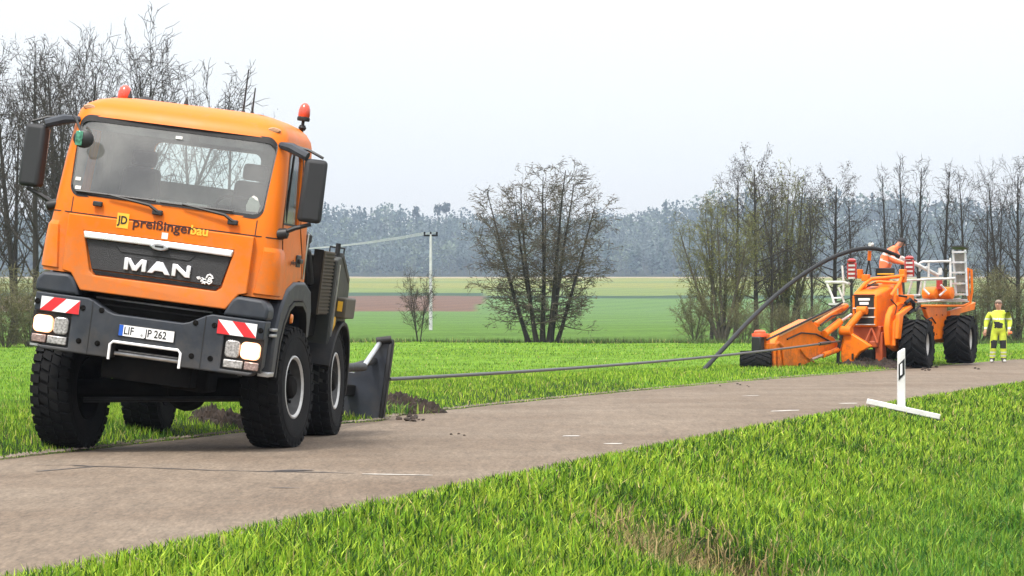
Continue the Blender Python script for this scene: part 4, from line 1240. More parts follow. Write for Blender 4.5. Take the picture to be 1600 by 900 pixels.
# bumper
BP = [(-1.10, 1.0), (1.12, 1.0), (1.215, 1.10), (1.225, 1.585), (.66, 1.585), (.60, 1.565), (.43, 1.475), (.36, 1.455), (-.36, 1.455), (-.43, 1.475), (-.60, 1.565), (-.66, 1.585), (-1.215, 1.585), (-1.205, 1.10)]
bumper = MB().prism(BP, 'y', -.035, .28).build('bumper', M_grey, truck)
cut(bumper, [MB().prism([(-.355, .9), (.375, .9), (.375, 1.165), (-.355, 1.165)], 'y', -.2, .2)] +
            [MB().box((sg * 1.02, -.02, 1.215), (.42, .12, .35)) for sg in (1, -1)])
b_ = bumper.modifiers.new('bevel', 'BEVEL'); b_.width = .014; b_.segments = 3; b_.limit_method = 'ANGLE'; b_.angle_limit = R(30)
MB().box((.01, .19, 1.06), (.72, .02, .20)).build('bumper_recess', M_under, bumper)
MB().tube([(-.34, .10, 1.05), (.36, .10, 1.05)], .022, 8).tube([(-.30, .10, 1.085), (.33, .10, 1.085)], .008, 6).build('tow_bar', M_steel, bumper)
MB().tube([(-.365, -.045, .985), (-.365, -.045, 1.14), (-.335, -.045, 1.172), (.355, -.045, 1.172), (.385, -.045, 1.14), (.385, -.045, .985)], .015, 8).build('tow_frame', M_white, bumper)
for x in (-.60, .60): MB().box((x, -.036, 1.28), (.008, .006, .56)).build('panel_seam', M_blackp, bumper)
for (x, z) in [(-.70, 1.475), (-.50, 1.475), (-.70, 1.13), (-.50, 1.13), (.70, 1.475), (.50, 1.475), (.70, 1.13), (.50, 1.13), (1.185, 1.485), (-1.185, 1.485)]:
    MB().lathe([(.030, -.004), (.030, .01)], (x, -.036, z), (0, 1, 0), 14).lathe([(.017, -.014), (.017, .0)], (x, -.036, z), (0, 1, 0), 6).build('bolt', M_under, bumper)
# number plate
pl = MB().box((.003, -.042, 1.30), (.60, .010, .128)).build('number_plate', M_blackp, truck, .004)
MB().box((.003, -.048, 1.30), (.582, .004, .112)).build('plate_face', M_white, pl)
MB().box((-.266, -.0505, 1.30), (.044, .003, .110)).build('plate_band', M_blue, pl)
lettering('lettering', 'LIF', .112, .001, M_blackp, pl, (-.238, -.051, 1.298), (R(90), 0, 0), 'LEFT', .002, .80)
lettering('lettering', 'JP 262', .112, .001, M_blackp, pl, (-.010, -.051, 1.298), (R(90), 0, 0), 'LEFT', .002, .80)
MB().lathe([(.014, 0), (.014, .003)], (-.045, -.053, 1.275), (0, 1, 0), 12).build('plate_seal', M_steel, pl)
# red and white warning panels
def warn(x0, x1, z0, z1, sg):
    w = MB().box(((x0 + x1) / 2, -.042, (z0 + z1) / 2), (x1 - x0, .008, z1 - z0)).build('warning_panel', M_white, truck)
    W, Hh = x1 - x0, z1 - z0
    for (a, b) in ((-.02, .30), (.66, 1.0)):
        s = .34
        if sg < 0: P = [(a, 0), (b, 0), (b + s, 1), (a + s, 1)]
        else: P = [(1 - a - s + .0, 1), (1 - b - s, 1), (1 - b, 0), (1 - a, 0)]
        # clip to the panel
        Q = []
        m = len(P)
        for i in range(m):
            p, q = P[i], P[(i + 1) % m]
            for lim, sign in ((0, 1), (1, -1)): pass
            Q.append(p)
        for lim, sign in ((0.0, 1), (1.0, -1)):
            out = []
            for i in range(len(Q)):
                p, q = Q[i], Q[(i + 1) % len(Q)]
                ip, iq = sign * (p[0] - lim) >= 0, sign * (q[0] - lim) >= 0
                if ip: out.append(p)
                if ip != iq:
                    t = (lim - p[0]) / (q[0] - p[0]); out.append((lim, p[1] + (q[1] - p[1]) * t))
            Q = out
        if len(Q) >= 3: MB().prism([(x0 + p[0] * W, z0 + p[1] * Hh) for p in Q], 'y', -.0485, -.0455).build('stripe', M_red, w)
warn(-1.145, -.735, 1.40, 1.545, -1); warn(.735, 1.145, 1.40, 1.545, 1)
# lamps
for sg in (1, -1):
    h = empty('headlight', (sg * 1.02, 0, 1.215), parent=truck)
    MB().box((0, .05, 0), (.415, .05, .345)).build('lamp_housing', M_blackp, h)
    MB().prism(rrect(-.02, .185, -.045, .135, .055) if sg > 0 else rrect(-.185, .02, -.045, .135, .055), 'y', -.03, .02).build('lamp_halo', M_lampr, h, .01)  # painted halo round the lit lens
    MB().prism(rrect(-.008, .173, -.033, .123, .05) if sg > 0 else rrect(-.173, .008, -.033, .123, .05), 'y', -.036, -.02).build('lit_lens', M_lamp, h, .012)
    MB().prism(rrect(-.185, -.03, -.045, .135, .04) if sg > 0 else rrect(.03, .185, -.045, .135, .04), 'y', -.025, .02).build('reflector', M_clear, h, .012)
    a0, a1, b0, b1 = (-.185, .02, .035, .185) if sg > 0 else (-.02, .185, -.185, -.035)
    MB().box(((a0 + a1) / 2, -.005, -.11), (a1 - a0, .05, .085)).build('fog_lamp', M_clear, h, .01)
    MB().box(((b0 + b1) / 2, -.005, -.11), (b1 - b0, .05, .085)).build('turn_lamp', mat('smoked_lamp', (.28, .20, .18), .25, .2, var=.4, vscale=40, coat=.4), h, .01)
    # fairing above the bumper corner
    P = [(.76, 1.592), (1.235, 1.592), (1.235, 1.72), (1.17, 1.80), (.90, 1.81), (.84, 1.77)]
    f = MB().prism([(sg * p[0], p[1]) for p in P], 'y', -.025, .32).build('bumper_fairing', M_grey, truck, .035, seg=3)
    MB().box((sg * 1.255, .30, 1.50), (.05, .22, .030)).box((sg * 1.255, .30, 1.44), (.05, .22, .030)).build('step', M_steel, truck, .006)
    MB().box((sg * 1.22, .36, 1.03), (.12, .30, .05)).build('step', M_steel, truck, .008)
    # front mudguard
    prof = [(.36, 1.02), (.36, 1.45), (.50, 1.72), (.78, 1.93), (1.15, 2.01), (1.75, 2.02), (2.15, 1.93), (2.33, 1.72), (2.34, 1.40)]
    inn = [(.60, 1.02), (.62, 1.38), (.74, 1.58), (.95, 1.74), (1.2, 1.80), (1.7, 1.80), (1.98, 1.72), (2.10, 1.60), (2.18, 1.40)]
    mg = MB().prism(prof + inn[::-1], 'x', sg * .80, sg * 1.275)
    o = mg.build('mudguard', M_grey, truck, .03, seg=3)
    MB().prism([(.60, 1.0), (.62, 1.38), (.74, 1.58), (.95, 1.74), (1.2, 1.80), (1.7, 1.80), (1.98, 1.72), (2.10, 1.60), (2.18, 1.40), (2.14, 1.40), (2.06, 1.57), (1.96, 1.68), (1.7, 1.76), (1.2, 1.76), (.98, 1.70), (.78, 1.55), (.66, 1.36), (.64, 1.0)], 'x', sg * 1.20, sg * 1.285).build('mudguard_lip', M_blackp, o)
    MB().lathe([(.001, -.018), (.028, -.014), (.035, 0), (.035, .012)], (0, 0, 0), (-sg, 0, 0), 14).build('side_marker', M_amber, truck, loc=(sg * 1.285, 1.10, 1.62)).scale = (1, 1, 1.5)

# dark core behind the gap, chassis
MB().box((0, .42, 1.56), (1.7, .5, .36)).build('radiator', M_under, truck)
for z in (1.60, 1.535): MB().tube([(-.62, .155, z), (.62, .155, z)], .010, 6).build('radiator_bar', M_steel if z > 1.58 else M_black, truck)
chassis = MB()
for sg in (1, -1): chassis.box((sg * .42, 3.3, 1.0), (.09, 6.2, .28))
chassis.box((0, .55, .93), (.95, .7, .30)).box((0, 1.2, 1.25), (1.4, 1.6, .55)).box((0, 2.6, .95), (.7, 1.8, .4)).box((0, 6.3, 1.0), (.9, .12, .28))
chassis.build('chassis', M_under, truck, .01)
MB().box((.0, 2.75, 1.65), (1.9, 1.35, .95)).box((.55, 2.3, 2.15), (.7, .5, .35)).build('engine_block', M_under, truck, .04)
MB().tube([(.93, 2.15, 1.3), (.93, 2.15, 2.35), (.93, 2.3, 2.52), (.93, 2.55, 2.56)], .085, 12).build('air_intake', M_black, truck)
MB().lathe([(.14, 0), (.17, .05), (.17, .12), (.10, .17), (.02, .18)], (.93, 2.75, 2.42), (0, 0, 1), 18).build('intake_cap', M_blackm, truck)
MB().tube([(.70, 2.5, 2.3), (.88, 2.9, 2.45), (.98, 3.3, 2.35), (1.02, 3.5, 2.0)], .04, 8).tube([(.82, 2.0, 2.38), (.9, 2.5, 2.30), (1.0, 3.1, 2.42)], .03, 8).build('hose', M_blackm, truck)
MB().lathe([(.15, 0), (.16, .03), (.16, .75), (.15, .78)], (.90, 3.05, 1.2), (0, 0, 1), 16).build('silencer', M_black, truck)
MB().lathe([(.09, -.2), (.10, -.17), (.10, .17), (.09, .2)], (.88, 2.35, 2.20), (0, 1, 0), 14).build('air_tank', M_steel, truck)
# ribbed cooler
MB().box((.42, 3.95, 1.85), (1.15, .80, .95)).build('hydraulic_pack', M_under, truck, .02)
cool = MB().box((1.07, 3.92, 2.02), (.10, .80, .74), (0, 0, 0)).build('cooler', M_brown, truck, .01)
MB().box((1.07, 3.505, 2.02), (.11, .02, .76)).build('cooler_end', M_under, cool)
rib = MB()
for i in range(18): rib.box((1.125, 3.92, 1.68 + i * .0405), (.02, .78, .018))
tag(rib.build('cooler_fin', M_brown, cool), kind='stuff')
MB().box((1.128, 3.535, 2.02), (.03, .03, .74)).build('cooler_frame', M_brown, cool)
# winch housing
MB().prism([(4.40, 1.10), (4.36, 2.30), (4.45, 2.34), (4.80, 2.34), (5.40, 2.06), (5.46, 1.98), (5.46, 1.55), (4.9, 1.50), (4.74, .82), (4.36, .82)], 'x', -1.08, 1.16).build('winch_housing', M_olive, truck, .02)
MB().box((1.0, 5.0, 2.21), (.34, .75, .07), (R(-24), 0, 0)).build('housing_lid', M_olive, truck, .01)
MB().box((1.165, 4.52, 1.55), (.012, .05, 1.4)).build('housing_edge', M_steel, truck)
tb = MB().box((1.19, 5.05, 1.74), (.16, .72, .25)).build('tool_box', mat('tool_box_paint', (.07, .058, .038), .6, var=.2, vscale=6), truck, .02)
MB().box((1.20, 4.685, 1.76), (.06, .010, .12)).build('sticker', M_yellow, tb)
MB().box((1.162, 4.62, 1.52), (.008, .20, .22)).build('sticker', M_yellow, truck)
MB().tube([(1.1, 4.6, 2.5), (1.1, 4.6, 2.3)], .03, 8).tube([(.98, 4.75, 2.36), (.98, 4.75, 2.45), (1.12, 4.95, 2.45), (1.12, 4.95, 2.25)], .012, 6).build('hand_rail', M_black, truck)
for sg in (1, -1):
    A = [(5.0 + .80 * math.cos(R(a)), .78 + .80 * math.sin(R(a))) for a in range(-8, 171, 12)]
    B = [(5.0 + .75 * math.cos(R(a)), .78 + .75 * math.sin(R(a))) for a in range(-8, 171, 12)]
    MB().prism(A + B[::-1], 'x', sg * .78, sg * 1.235).build('rear_mudguard', M_black, truck, .012)

# ---- wheels
def lug_tyre(rad, wid, rim_r, lugs=34, big=False):
    """Off-road tyre: carcass plus real tread blocks. Axis along x."""
    t = MB(); h = wid / 2
    kk = .955 if big else 1.0
    t.lathe([(rim_r, -h * .80), (rim_r + .02, -h * .92), (rad * .72, -h * 1.0), (rad * .88, -h * .97), (rad * .945 * kk, -h * .86), (rad * .955 * kk, -h * .4), (rad * .96 * kk, 0), (rad * .955 * kk, h * .4), (rad * .945 * kk, h * .86), (rad * .88, h * .97), (rad * .72, h), (rim_r + .02, h * .92), (rim_r, h * .80)], n=48, caps=False)
    def block(a0, a1, x0, x1, sk, depth=.055, shoulder=False):
        vs = []
        for (x, sh) in ((x0, -sk), (x1, sk)):
            for a in (a0 + sh, a1 + sh):
                for r_ in (rad * (.88 if big else .93), rad * (1.0 if not shoulder or abs(x) < h * .9 else .975)):
                    vs.append((x, r_ * math.cos(a), r_ * math.sin(a)))
        t.add(vs, [(0, 1, 3, 2), (4, 6, 7, 5), (0, 4, 5, 1), (2, 3, 7, 6), (0, 2, 6, 4), (1, 5, 7, 3)])
    for i in range(lugs):
        a = 2 * math.pi * i / lugs; w = 2 * math.pi / lugs
        if big:
            for (s, ph) in ((1, 0), (-1, .5)):
                # tractor chevron: three pieces along a diagonal bar
                for q in range(3):
                    x0, x1 = s * h * (.02 + q * .33), s * h * (.02 + (q + 1) * .33)
                    off = (ph + .42 * q) * w
                    block(a + off, a + off + w * .42, x0, x1, .21 * w if s > 0 else .21 * w, shoulder=True)
        else:
            block(a, a + w * .66, h * .52, h * .985, w * .10, shoulder=True); block(a + w * .5, a + w * 1.16, -h * .985, -h * .52, w * .10, shoulder=True)
            block(a + w * .15, a + w * .80, h * .04, h * .47, w * .18); block(a + w * .6, a + w * 1.25, -h * .47, -h * .04, w * .18)
            # shoulder lugs running down the side wall
            for s in (1, -1):
                aa = a if s > 0 else a + w * .5
                vs = []
                for ang in (aa, aa + w * .6):
                    for (x, r_) in ((h * .96, rad * .955), (h * 1.0, rad * .86), (h * .90, rad * .985)):
                        vs.append((s * x, r_ * math.cos(ang), r_ * math.sin(ang)))
                t.add(vs, [(0, 1, 2), (3, 5, 4), (0, 3, 4, 1), (1, 4, 5, 2), (2, 5, 3, 0)])
    # side-wall rings
    for s in (1, -1):
        t.lathe([(rad * .80, s * h * .985), (rad * .805, s * h * 1.012), (rad * .82, s * h * 1.012), (rad * .825, s * h * .985)], n=48, caps=False)
    return t
def truck_rim(rim_r, wid):
    r = MB(); h = wid / 2
    r.lathe([(rim_r * 1.02, h * .84), (rim_r * 1.02, h * .90), (rim_r * .97, h * .92), (rim_r * .90, h * .82)], n=40, caps=False)
    r.lathe([(rim_r * .90, h * .82), (rim_r * .84, h * .45), (rim_r * .78, h * .30), (rim_r * .62, h * .22), (rim_r * .50, h * .42)], n=40, caps=False, m=2)
    r.lathe([(rim_r * 1.02, -h * .84), (rim_r * .97, -h * .92), (rim_r * .86, -h * .5), (rim_r * .86, h * .45)], n=40, caps=False, m=1)  # inner side coloured black for the shade inside the wheel
    r.lathe([(rim_r * .86, -h * .2), (.02, -h * .1)], n=40, caps=False, m=1)
    return r
T_tyre = lug_tyre(.665, .44, .335).mesh('tyre', M_rubber, 30)
T_rim = truck_rim(.335, .44).mesh('rim', [M_rim, M_under, mat('rim_dish', (.055, .055, .055), .5, .3, var=.3, vscale=12)], 40)
hb = MB().lathe([(.215, .04), (.215, .09), (.13, .10), (.125, .17), (.09, .20), (.001, .205)], n=24)
for i in range(10):
    a = i * 2 * math.pi / 10
    hb.lathe([(.019, .06), (.019, .135)], (0, .175 * math.cos(a), .175 * math.sin(a)), (1, 0, 0), 6)
T_hub = hb.mesh('hub', M_under, 35)
hl = MB()
for i in range(10):
    a = (i + .5) * 2 * math.pi / 10
    hl.lathe([(.030, .0), (.030, .015)], (.062, .245 * math.cos(a), .245 * math.sin(a)), (1, 0, 0), 10)
T_hole = hl.mesh('rim_hole', M_blackp, 35)

def put_wheel(world_pos, steer, lean, side, spin):
    """side +1: outer face to the picture's right."""
    w = empty('wheel', parent=truck)
    Wm = Matrix.Translation(world_pos) @ Matrix.Rotation(-steer, 4, 'Z') @ Matrix.Rotation(lean, 4, 'Y')
    if side < 0: Wm = Wm @ Matrix.Rotation(math.pi, 4, 'Z')
    w.matrix_local = TM.inverted() @ Wm @ Matrix.Rotation(spin, 4, 'X')
    for nm, me in (('tyre', T_tyre), ('rim', T_rim), ('hub', T_hub), ('rim_hole', T_hole)):
        o = bpy.data.objects.new(nm, me); COL.objects.link(o); o.parent = w
        if nm == 'rim_hole': o['kind'] = 'stuff'
RR = .655
def wl_(x, y): 
    p = TM @ Vector((x, y, 0.7)); return p
fr_, fl_ = wl_(1.06, 1.50), wl_(-1.06, 1.50)
rr_, rl_ = wl_(1.03, 5.02), wl_(-1.06, 5.02)
fr_.z = road_z(fr_.x, fr_.y) + RR; fl_.z = max(gz(fl_.x, fl_.y), .03) + RR - .02
rr_.z = road_z(rr_.x, rr_.y) + RR; rl_.z = gz(rl_.x, rl_.y) + RR - .01
fr_.x += .11; fl_.x -= .06
axl_f = math.atan2(fl_.z - fr_.z, (fr_ - fl_).length); axl_r = math.atan2(rl_.z - rr_.z, (rr_ - rl_).length)
put_wheel(fr_, R(13), axl_f + R(1.0), 1, .1); put_wheel(fl_, R(13), axl_f + R(1), -1, .3)
put_wheel(rr_, T_YAW, axl_r, 1, .2); put_wheel(rl_, T_YAW, axl_r, -1, .55)
TI = TM.inverted()
for (a, b, nm) in ((fl_, fr_, 'front_axle'), (rl_, rr_, 'rear_axle')):
    A, B = TI @ a, TI @ b
    c = (A + B) / 2
    mb = MB().tube([A, A.lerp(B, .3), c, A.lerp(B, .7), B], [.10, .11, .13, .11, .10], 10)
    mb.lathe([(.05, -.22), (.18, -.16), (.24, 0), (.18, .16), (.05, .22)], c + Vector((.15, 0, 0)), (0, 1, 0), 16)
    mb.build(nm, M_under, truck)
    for sg in (1, -1):
        q = A.lerp(B, .5 + .21 * sg)
        MB().prism([(q.y - .75, 1.0), (q.y, q.z + .08), (q.y + .75, 1.0), (q.y + .75, 1.06), (q.y, q.z + .2), (q.y - .75, 1.06)], 'x', sg * .42 - .04, sg * .42 + .04).build('leaf_spring', M_under, truck)
ti = [TI @ (fl_.lerp(fr_, t) + Vector((0, -.30, -.12))) for t in (.08, .5, .92)]
MB().tube(ti, .03, 8).build('tie_rod', M_black, truck)
fb = TI @ fr_
MB().tube([fb + Vector((-.34, -.50, .12)), fb + Vector((-.06, -.52, .10))], .038, 10).build('damper', M_steel, truck)
MB().box((.35, .75, .86), (.5, .5, .24)).box((-.3, .9, .88), (.6, .5, .2)).build('oil_sump', M_under, truck, .03)

# ---- ground anchor blade at the rear
blade = MB()
B1 = .935
BY = 11.2
BL = [(B1 + .01, .10), (B1 - .04, 1.20), (B1 - .11, 1.28), (B1 - .20, 1.22), (B1 - .38, .90), (B1 - .48, .75), (-1.0, .75), (-1.0, .0), (.6, .0)]
blade.prism(BL, 'y', BY, BY + .08)
blade.build('anchor_blade', mat('blade_steel', (.028, .033, .044), .45, .2, var=.2, vscale=5, dirt=(.07, .06, .05), dscale=4, damount=.5), truck, .012)
MB().prism([(BY - .02, .05), (BY - .02, 1.19), (BY + .05, 1.29), (BY + .16, 1.23), (BY + .16, .05)], 'x', B1 - .05, B1 + .02).build('blade_side', M_black, truck, .02)
MB().tube([(.72, 6.3, .92), (.82, 9.6, .90)], .06, 12).build('blade_cylinder', M_black, truck)
MB().tube([(.82, 9.6, .90), (B1 - .17, BY, 1.21)], .035, 10).build('blade_piston', M_steel, truck)
MB().tube([(.60, 6.3, .74), (B1 - .22, BY, .95)], .05, 10).build('blade_arm', M_black, truck)
MB().tube([(B1 - .22, BY - .03, 1.23), (B1 - .02, BY + .02, 1.28)], .055, 10).build('blade_hinge', M_black, truck)
for x_ in (.45, -.45): MB().box((x_, 8.7, .58), (.12, 5.0, .16), (R(-2), 0, 0)).build('blade_beam', M_under, truck, .02)
MB().box((.0, 6.6, .80), (1.3, .9, .25)).build('blade_mount', M_under, truck, .02)
# ------------------------------------------------------------------ the cable plough
MY = R(30)
M_ROOT = Vector((10.12, 80.5, 0.06))
MM = Matrix.Translation(M_ROOT) @ Matrix.Rotation(-MY, 4, 'Z')
MMI = MM.inverted()
def _mray(px, py):
    o = MMI @ Vector((0, 0, CAM_H)); p = MMI @ at(px, py, 80.0)
    return o, p - o
def mv(px, py, v):
    """Machine-frame point seen at a photo pixel on the plane at v (distance behind the front axle)."""
    o, d = _mray(px, py); t = (v - o.y) / d.y; return o + d * t
def mu(px, py, u):
    """The same on a plane at constant u (sideways)."""
    o, d = _mray(px, py); t = (u - o.x) / d.x; return o + d * t

M_mo = mat('plough_orange', (.80, .175, .006), .45, var=.08, vscale=4, coat=.1, dirt=(.28, .095, .03), dscale=3, damount=.35, spec=.22, mud=(.0, .8, (.09, .055, .032), .55))
M_md = mat('plough_red_oxide', (.42, .075, .015), .55, var=.2, vscale=4, dirt=(.10, .05, .03), dscale=4, damount=.6)
M_mred = mat('lamp_red', (.36, .025, .022), .35, coat=.3)
M_alu = mat('aluminium', (.62, .63, .64), .42, .6, var=.15, vscale=12)
M_soil = mat('turned_soil', (.030, .020, .014), .95, var=.55, vscale=6, bump=.9, bscale=14)
M_wr = mat('white_rail', (.62, .62, .60), .5, var=.15, vscale=8, dirt=(.24, .20, .17), dscale=5, damount=.8)
M_pipe = mat('conduit_black', (.013, .014, .015), .55, var=.15, vscale=4, spec=.3)

plough = empty('cable_plough', M_ROOT, (0, 0, -MY))
tag(plough, 'orange self-propelled cable plough with long front boom and big tractor tyres', 'cable plough')

# hood and grille
def hoodp(v0, v1): pass
h_tl, h_tr, h_bl, h_br = mv(1332, 458, -.9), mv(1369, 460, -.9), mv(1334, 508, -.9), mv(1368, 508, -.9)
u0, u1, zb, zt = h_tl.x, h_tr.x, h_br.z, h_tr.z
hood = MB()
cs = [(-.9, 0, 0), (-.86, .012, .05), (.35, .05, .30)]
ringv = []
for (v, du, dz) in cs:
    ringv += [(u0 - du, v, zb - .05), (u1 + du, v, zb - .05), (u1 + du, v, zt - .06 + dz), (u1 + du - .10, v, zt + dz), (u0 - du + .10, v, zt + dz), (u0 - du, v, zt - .06 + dz)]
n_ = 6
hood.add(ringv, [(i * n_ + j, i * n_ + (j + 1) % n_, (i + 1) * n_ + (j + 1) % n_, (i + 1) * n_ + j) for i in range(2) for j in range(n_)] + [list(range(n_))[::-1], list(range(12, 18))])
hood.build('hood', M_mo, plough, .03)
MB().prism([(u0 + .04, zt - .03), (u1 - .04, zt - .03), (u1 - .04, zt + .0), (u0 + .04, zt + .0)], 'y', -.96, -.885).build('hood_visor', M_black, plough, .01)
for k, (p0, p1) in enumerate([(463, 480), (483, 494), (497, 506)]):
    a, b = mv(1335.5, p0, -.905), mv(1365.5, p1, -.905)
    g = MB().box(((a.x + b.x) / 2, -.905, (a.z + b.z) / 2), (b.x - a.x, .03, a.z - b.z)).build('grille', M_blackp, plough, .006)
    if k == 0:
        for (q0, q1, r0_, r1_) in [(1341, 1359, 466, 469.5), (1343, 1357, 472, 476)]:
            c, d = mv(q0, r0_, -.93), mv(q1, r1_, -.93)
            MB().box(((c.x + d.x) / 2, -.925, (c.z + d.z) / 2), (d.x - c.x, .01, c.z - d.z)).build('maker_plate', M_white, g)
zz = mv(1350, 481.5, -.905).z
MB().box(((u0 + u1) / 2, -.92, zz), (u1 - u0 - .05, .03, .03)).box(((u0 + u1) / 2, -.92, mv(1350, 495.5, -.9).z), (u1 - u0 - .05, .03, .03)).box(((u0 + u1) / 2, -.92, mv(1350, 507, -.9).z), (u1 - u0 - .05, .03, .025)).build('grille_bar', M_wr, plough)
MB().box(((u0 + u1) / 2, -.3, zt + .26), (.22, .3, .05)).tube([((u0 + u1) / 2 - .12, -.45, zt + .22), ((u0 + u1) / 2 + .14, -.42, zt + .34)], .02, 6).build('hood_vent', M_blackp, plough, .01)

# belly, frame
MB().prism([(u0 - .05, zb - .03), (u1 + .10, zb - .03), (u1 + .02, zb - .55), (u0 + .05, zb - .60)], 'y', -.80, .5).build('belly_plate', M_md, plough, .02)
fr = MB()
for u in (-.38, .42): fr.box((u, 2.0, 1.02), (.16, 5.2, .30))
for v in (-.4, 1.6, 3.2, 4.4): fr.box((.0, v, 1.02), (.9, .14, .26))
fr.build('chassis_frame', M_mo, plough, .02)
# flank plate between the right-hand wheels
Pp = [mu(1444, 478, .72), mu(1480, 478, .72), mu(1479, 529, .72), mu(1459, 531, .72), mu(1452, 500, .72)]
MB().prism([(p.y, p.z) for p in Pp], 'x', .60, .72).build('flank_plate', M_mo, plough, .02)
Pp = [mu(1484, 486, .76), mu(1524, 472, .76), mu(1522, 484, .76), mu(1500, 490, .76), mu(1488, 510, .76), mu(1482, 528, .76)]
MB().prism([(p.y, p.z) for p in Pp], 'x', .66, .78).build('rear_fender', M_mo, plough, .02)
# right-hand swing arm in front of the wheel
for (pts, ua, ub) in (([(1387, 492), (1392, 480), (1404, 472), (1409, 476), (1400, 486), (1399, 520), (1401, 545), (1398, 549), (1386, 540), (1384, 512)], .46, .62),
                      ([(1402, 490), (1420, 477), (1425, 480), (1409, 494), (1405, 530), (1400, 530)], .72, .84)):
    P = [mu(*p, (ua + ub) / 2) for p in pts]
    MB().prism([(p.y, p.z) for p in P], 'x', ua, ub).build('swing_arm', M_mo, plough, .03)
a, b = mu(1400, 500, .66), mu(1424, 470, .66)
MB().tube([mu(1396, 540, .66), mu(1397, 505, .66), mu(1412, 484, .66), mu(1430, 470, .66)], .06, 10).build('lift_cylinder', M_mo, plough)
MB().box(mu(1414, 468, .6), (.36, .45, .26)).build('valve_block', M_mo, plough, .02)
MB().tube([mu(1415, 474, .75), mu(1422, 468, .8), mu(1428, 474, .85), mu(1427, 484, .8), mu(1419, 489, .75)], .055, 10).build('hydraulic_hose', M_pipe, plough)
MB().tube([mu(1405, 462, .7), mu(1420, 464, .75), mu(1432, 470, .7)], .03, 8).tube([mu(1430, 486, .7), mu(1436, 478, .7), mu(1446, 482, .7)], .03, 8).build('hydraulic_hose', M_pipe, plough)

# tractor wheels
P_tyre = lug_tyre(.68, .72, .33, 17, True).mesh('tyre', M_rubber, 30)
P_rim = MB().lathe([(.35, .22), (.35, .26), (.32, .265), (.30, .20), (.27, .12), (.14, .06), (.12, .16), (.001, .17)], n=28, caps=False).lathe([(.35, -.24), (.30, -.2), (.29, .12)], n=28, caps=False).mesh('rim', mat('plough_rim', (.55, .54, .52), .5, .2, var=.2, vscale=6, dirt=(.16, .13, .10), dscale=5, damount=.7), 40)
def mwheel(u, v, z, side, spin, steer=0):
    w = empty('wheel', (u, v, z), (spin, 0, math.pi if side < 0 else 0), plough)
    w.rotation_euler = (Matrix.Rotation(steer, 3, 'Z') @ Matrix.Rotation(math.pi if side < 0 else 0, 3, 'Z') @ Matrix.Rotation(spin, 3, 'X')).to_euler()
    for nm, me in (('tyre', P_tyre), ('rim', P_rim)):
        o = bpy.data.objects.new(nm, me); COL.objects.link(o); o.parent = w
mwheel(1.02, 0, .66, 1, 0, R(10)); mwheel(1.02, 3.2, .78, 1, .15, R(10)); mwheel(-1.02, 3.2, .78, -1, .3)
w3 = mu(1181, 566, -1.05)
w_ = empty('wheel', w3, (.3, 0, R(22)), plough)
for nm, me in (('tyre', lug_tyre(.30, .80, .14, 14, True).mesh('tyre', M_rubber, 30)), ('rim', MB().lathe([(.14, -.34), (.13, -.30), (.13, .30), (.14, .34)], n=20).mesh('rim', M_md))):
    o = bpy.data.objects.new(nm, me); COL.objects.link(o); o.parent = w_
for (v_, z_) in ((0, .72), (3.2, .80)): MB().tube([(-.9, v_, z_), (.8, v_, z_)], .12, 10).build('axle', M_md, plough)

# long front boom
BO = [(1205, 576), (1204, 547), (1217, 524), (1240, 512), (1266, 499), (1277, 510), (1279, 516), (1303, 527), (1311, 540), (1309, 547), (1268, 565), (1248, 574), (1224, 578)]
P = [mu(*p, -.80) for p in BO]
MB().prism([(p.y, p.z) for p in P], 'x', -1.15, -.80).build('boom', M_mo, plough, .015)
for (p0, p1, r_) in (((1209, 548), (1209, 575), .05), ((1216, 545), (1216, 576), .045), ((1222, 543), (1226, 577), .03)):
    MB().tube([mu(*p0, -.77), mu(*p1, -.77)], r_, 8).build('boom_rib', M_mo, plough)
MB().tube([mu(1217, 524, -.8), mu(1266, 499, -.8), mu(1318, 476, -.8)], .045, 8).build('boom_top_pipe', mat('faded_orange', (.75, .38, .20), .6, var=.2, vscale=6), plough)
MB().tube([mu(1198, 531, -.75), mu(1250, 506, -.75), mu(1298, 483, -.75), mu(1316, 473, -.75)], .03, 8).build('boom_hose', M_pipe, plough)
MB().tube([mu(1274, 508, -.9), mu(1322, 479, -.9)], .085, 12).build('boom_tube', M_mo, plough)
MB().tube([mu(1288, 522, -.7), mu(1312, 503, -.7)], .10, 12).build('boom_cylinder', M_mo, plough)
MB().tube([mu(1308, 506, -.7), mu(1330, 492, -.7)], .045, 10).build('boom_piston', M_chrome, plough)
MB().tube([mu(1268, 562, -.72), mu(1290, 553, -.72)], .045, 10).build('tie_rod', M_steel, plough)
MB().tube([mu(1286, 555, -.70), mu(1320, 542, -.70)], .075, 12).build('tie_cylinder', M_mo, plough)
MB().tube([mu(1250, 545, -.77), mu(1258, 556, -.77), mu(1272, 566, -.77)], .02, 6).build('boom_stiffener', M_mo, plough)
c = mu(1249, 570, -.79); MB().cyl(c + Vector((-.02, 0, 0)), c + Vector((.03, 0, 0)), .05).build('boom_pin', M_blackp, plough)
# boom tip with red cap
MB().box(mu(1197, 541, -.95), (.4, .45, .16)).tube([mu(1204, 545, -.8), mu(1215, 535, -.8), mu(1222, 541, -.8)], .06, 8).box(mu(1195, 532, -.95), (.2, .22, .35)).build('boom_tip', M_mo, plough, .02)
MB().box(mu(1184, 538, -1.0), (.26, .26, .40)).build('steering_motor', M_blackp, plough, .03)
c = mu(1187, 521, -1.0)
MB().lathe([(.20, -.09), (.21, -.02), (.20, .0)], c, (0, 0, 1), 16).lathe([(.15, 0), (.15, .05), (.10, .085), (.02, .09)], c, (0, 0, 1), 16).build('tip_cap', mat('cap_red', (.80, .10, .03), .4), plough)

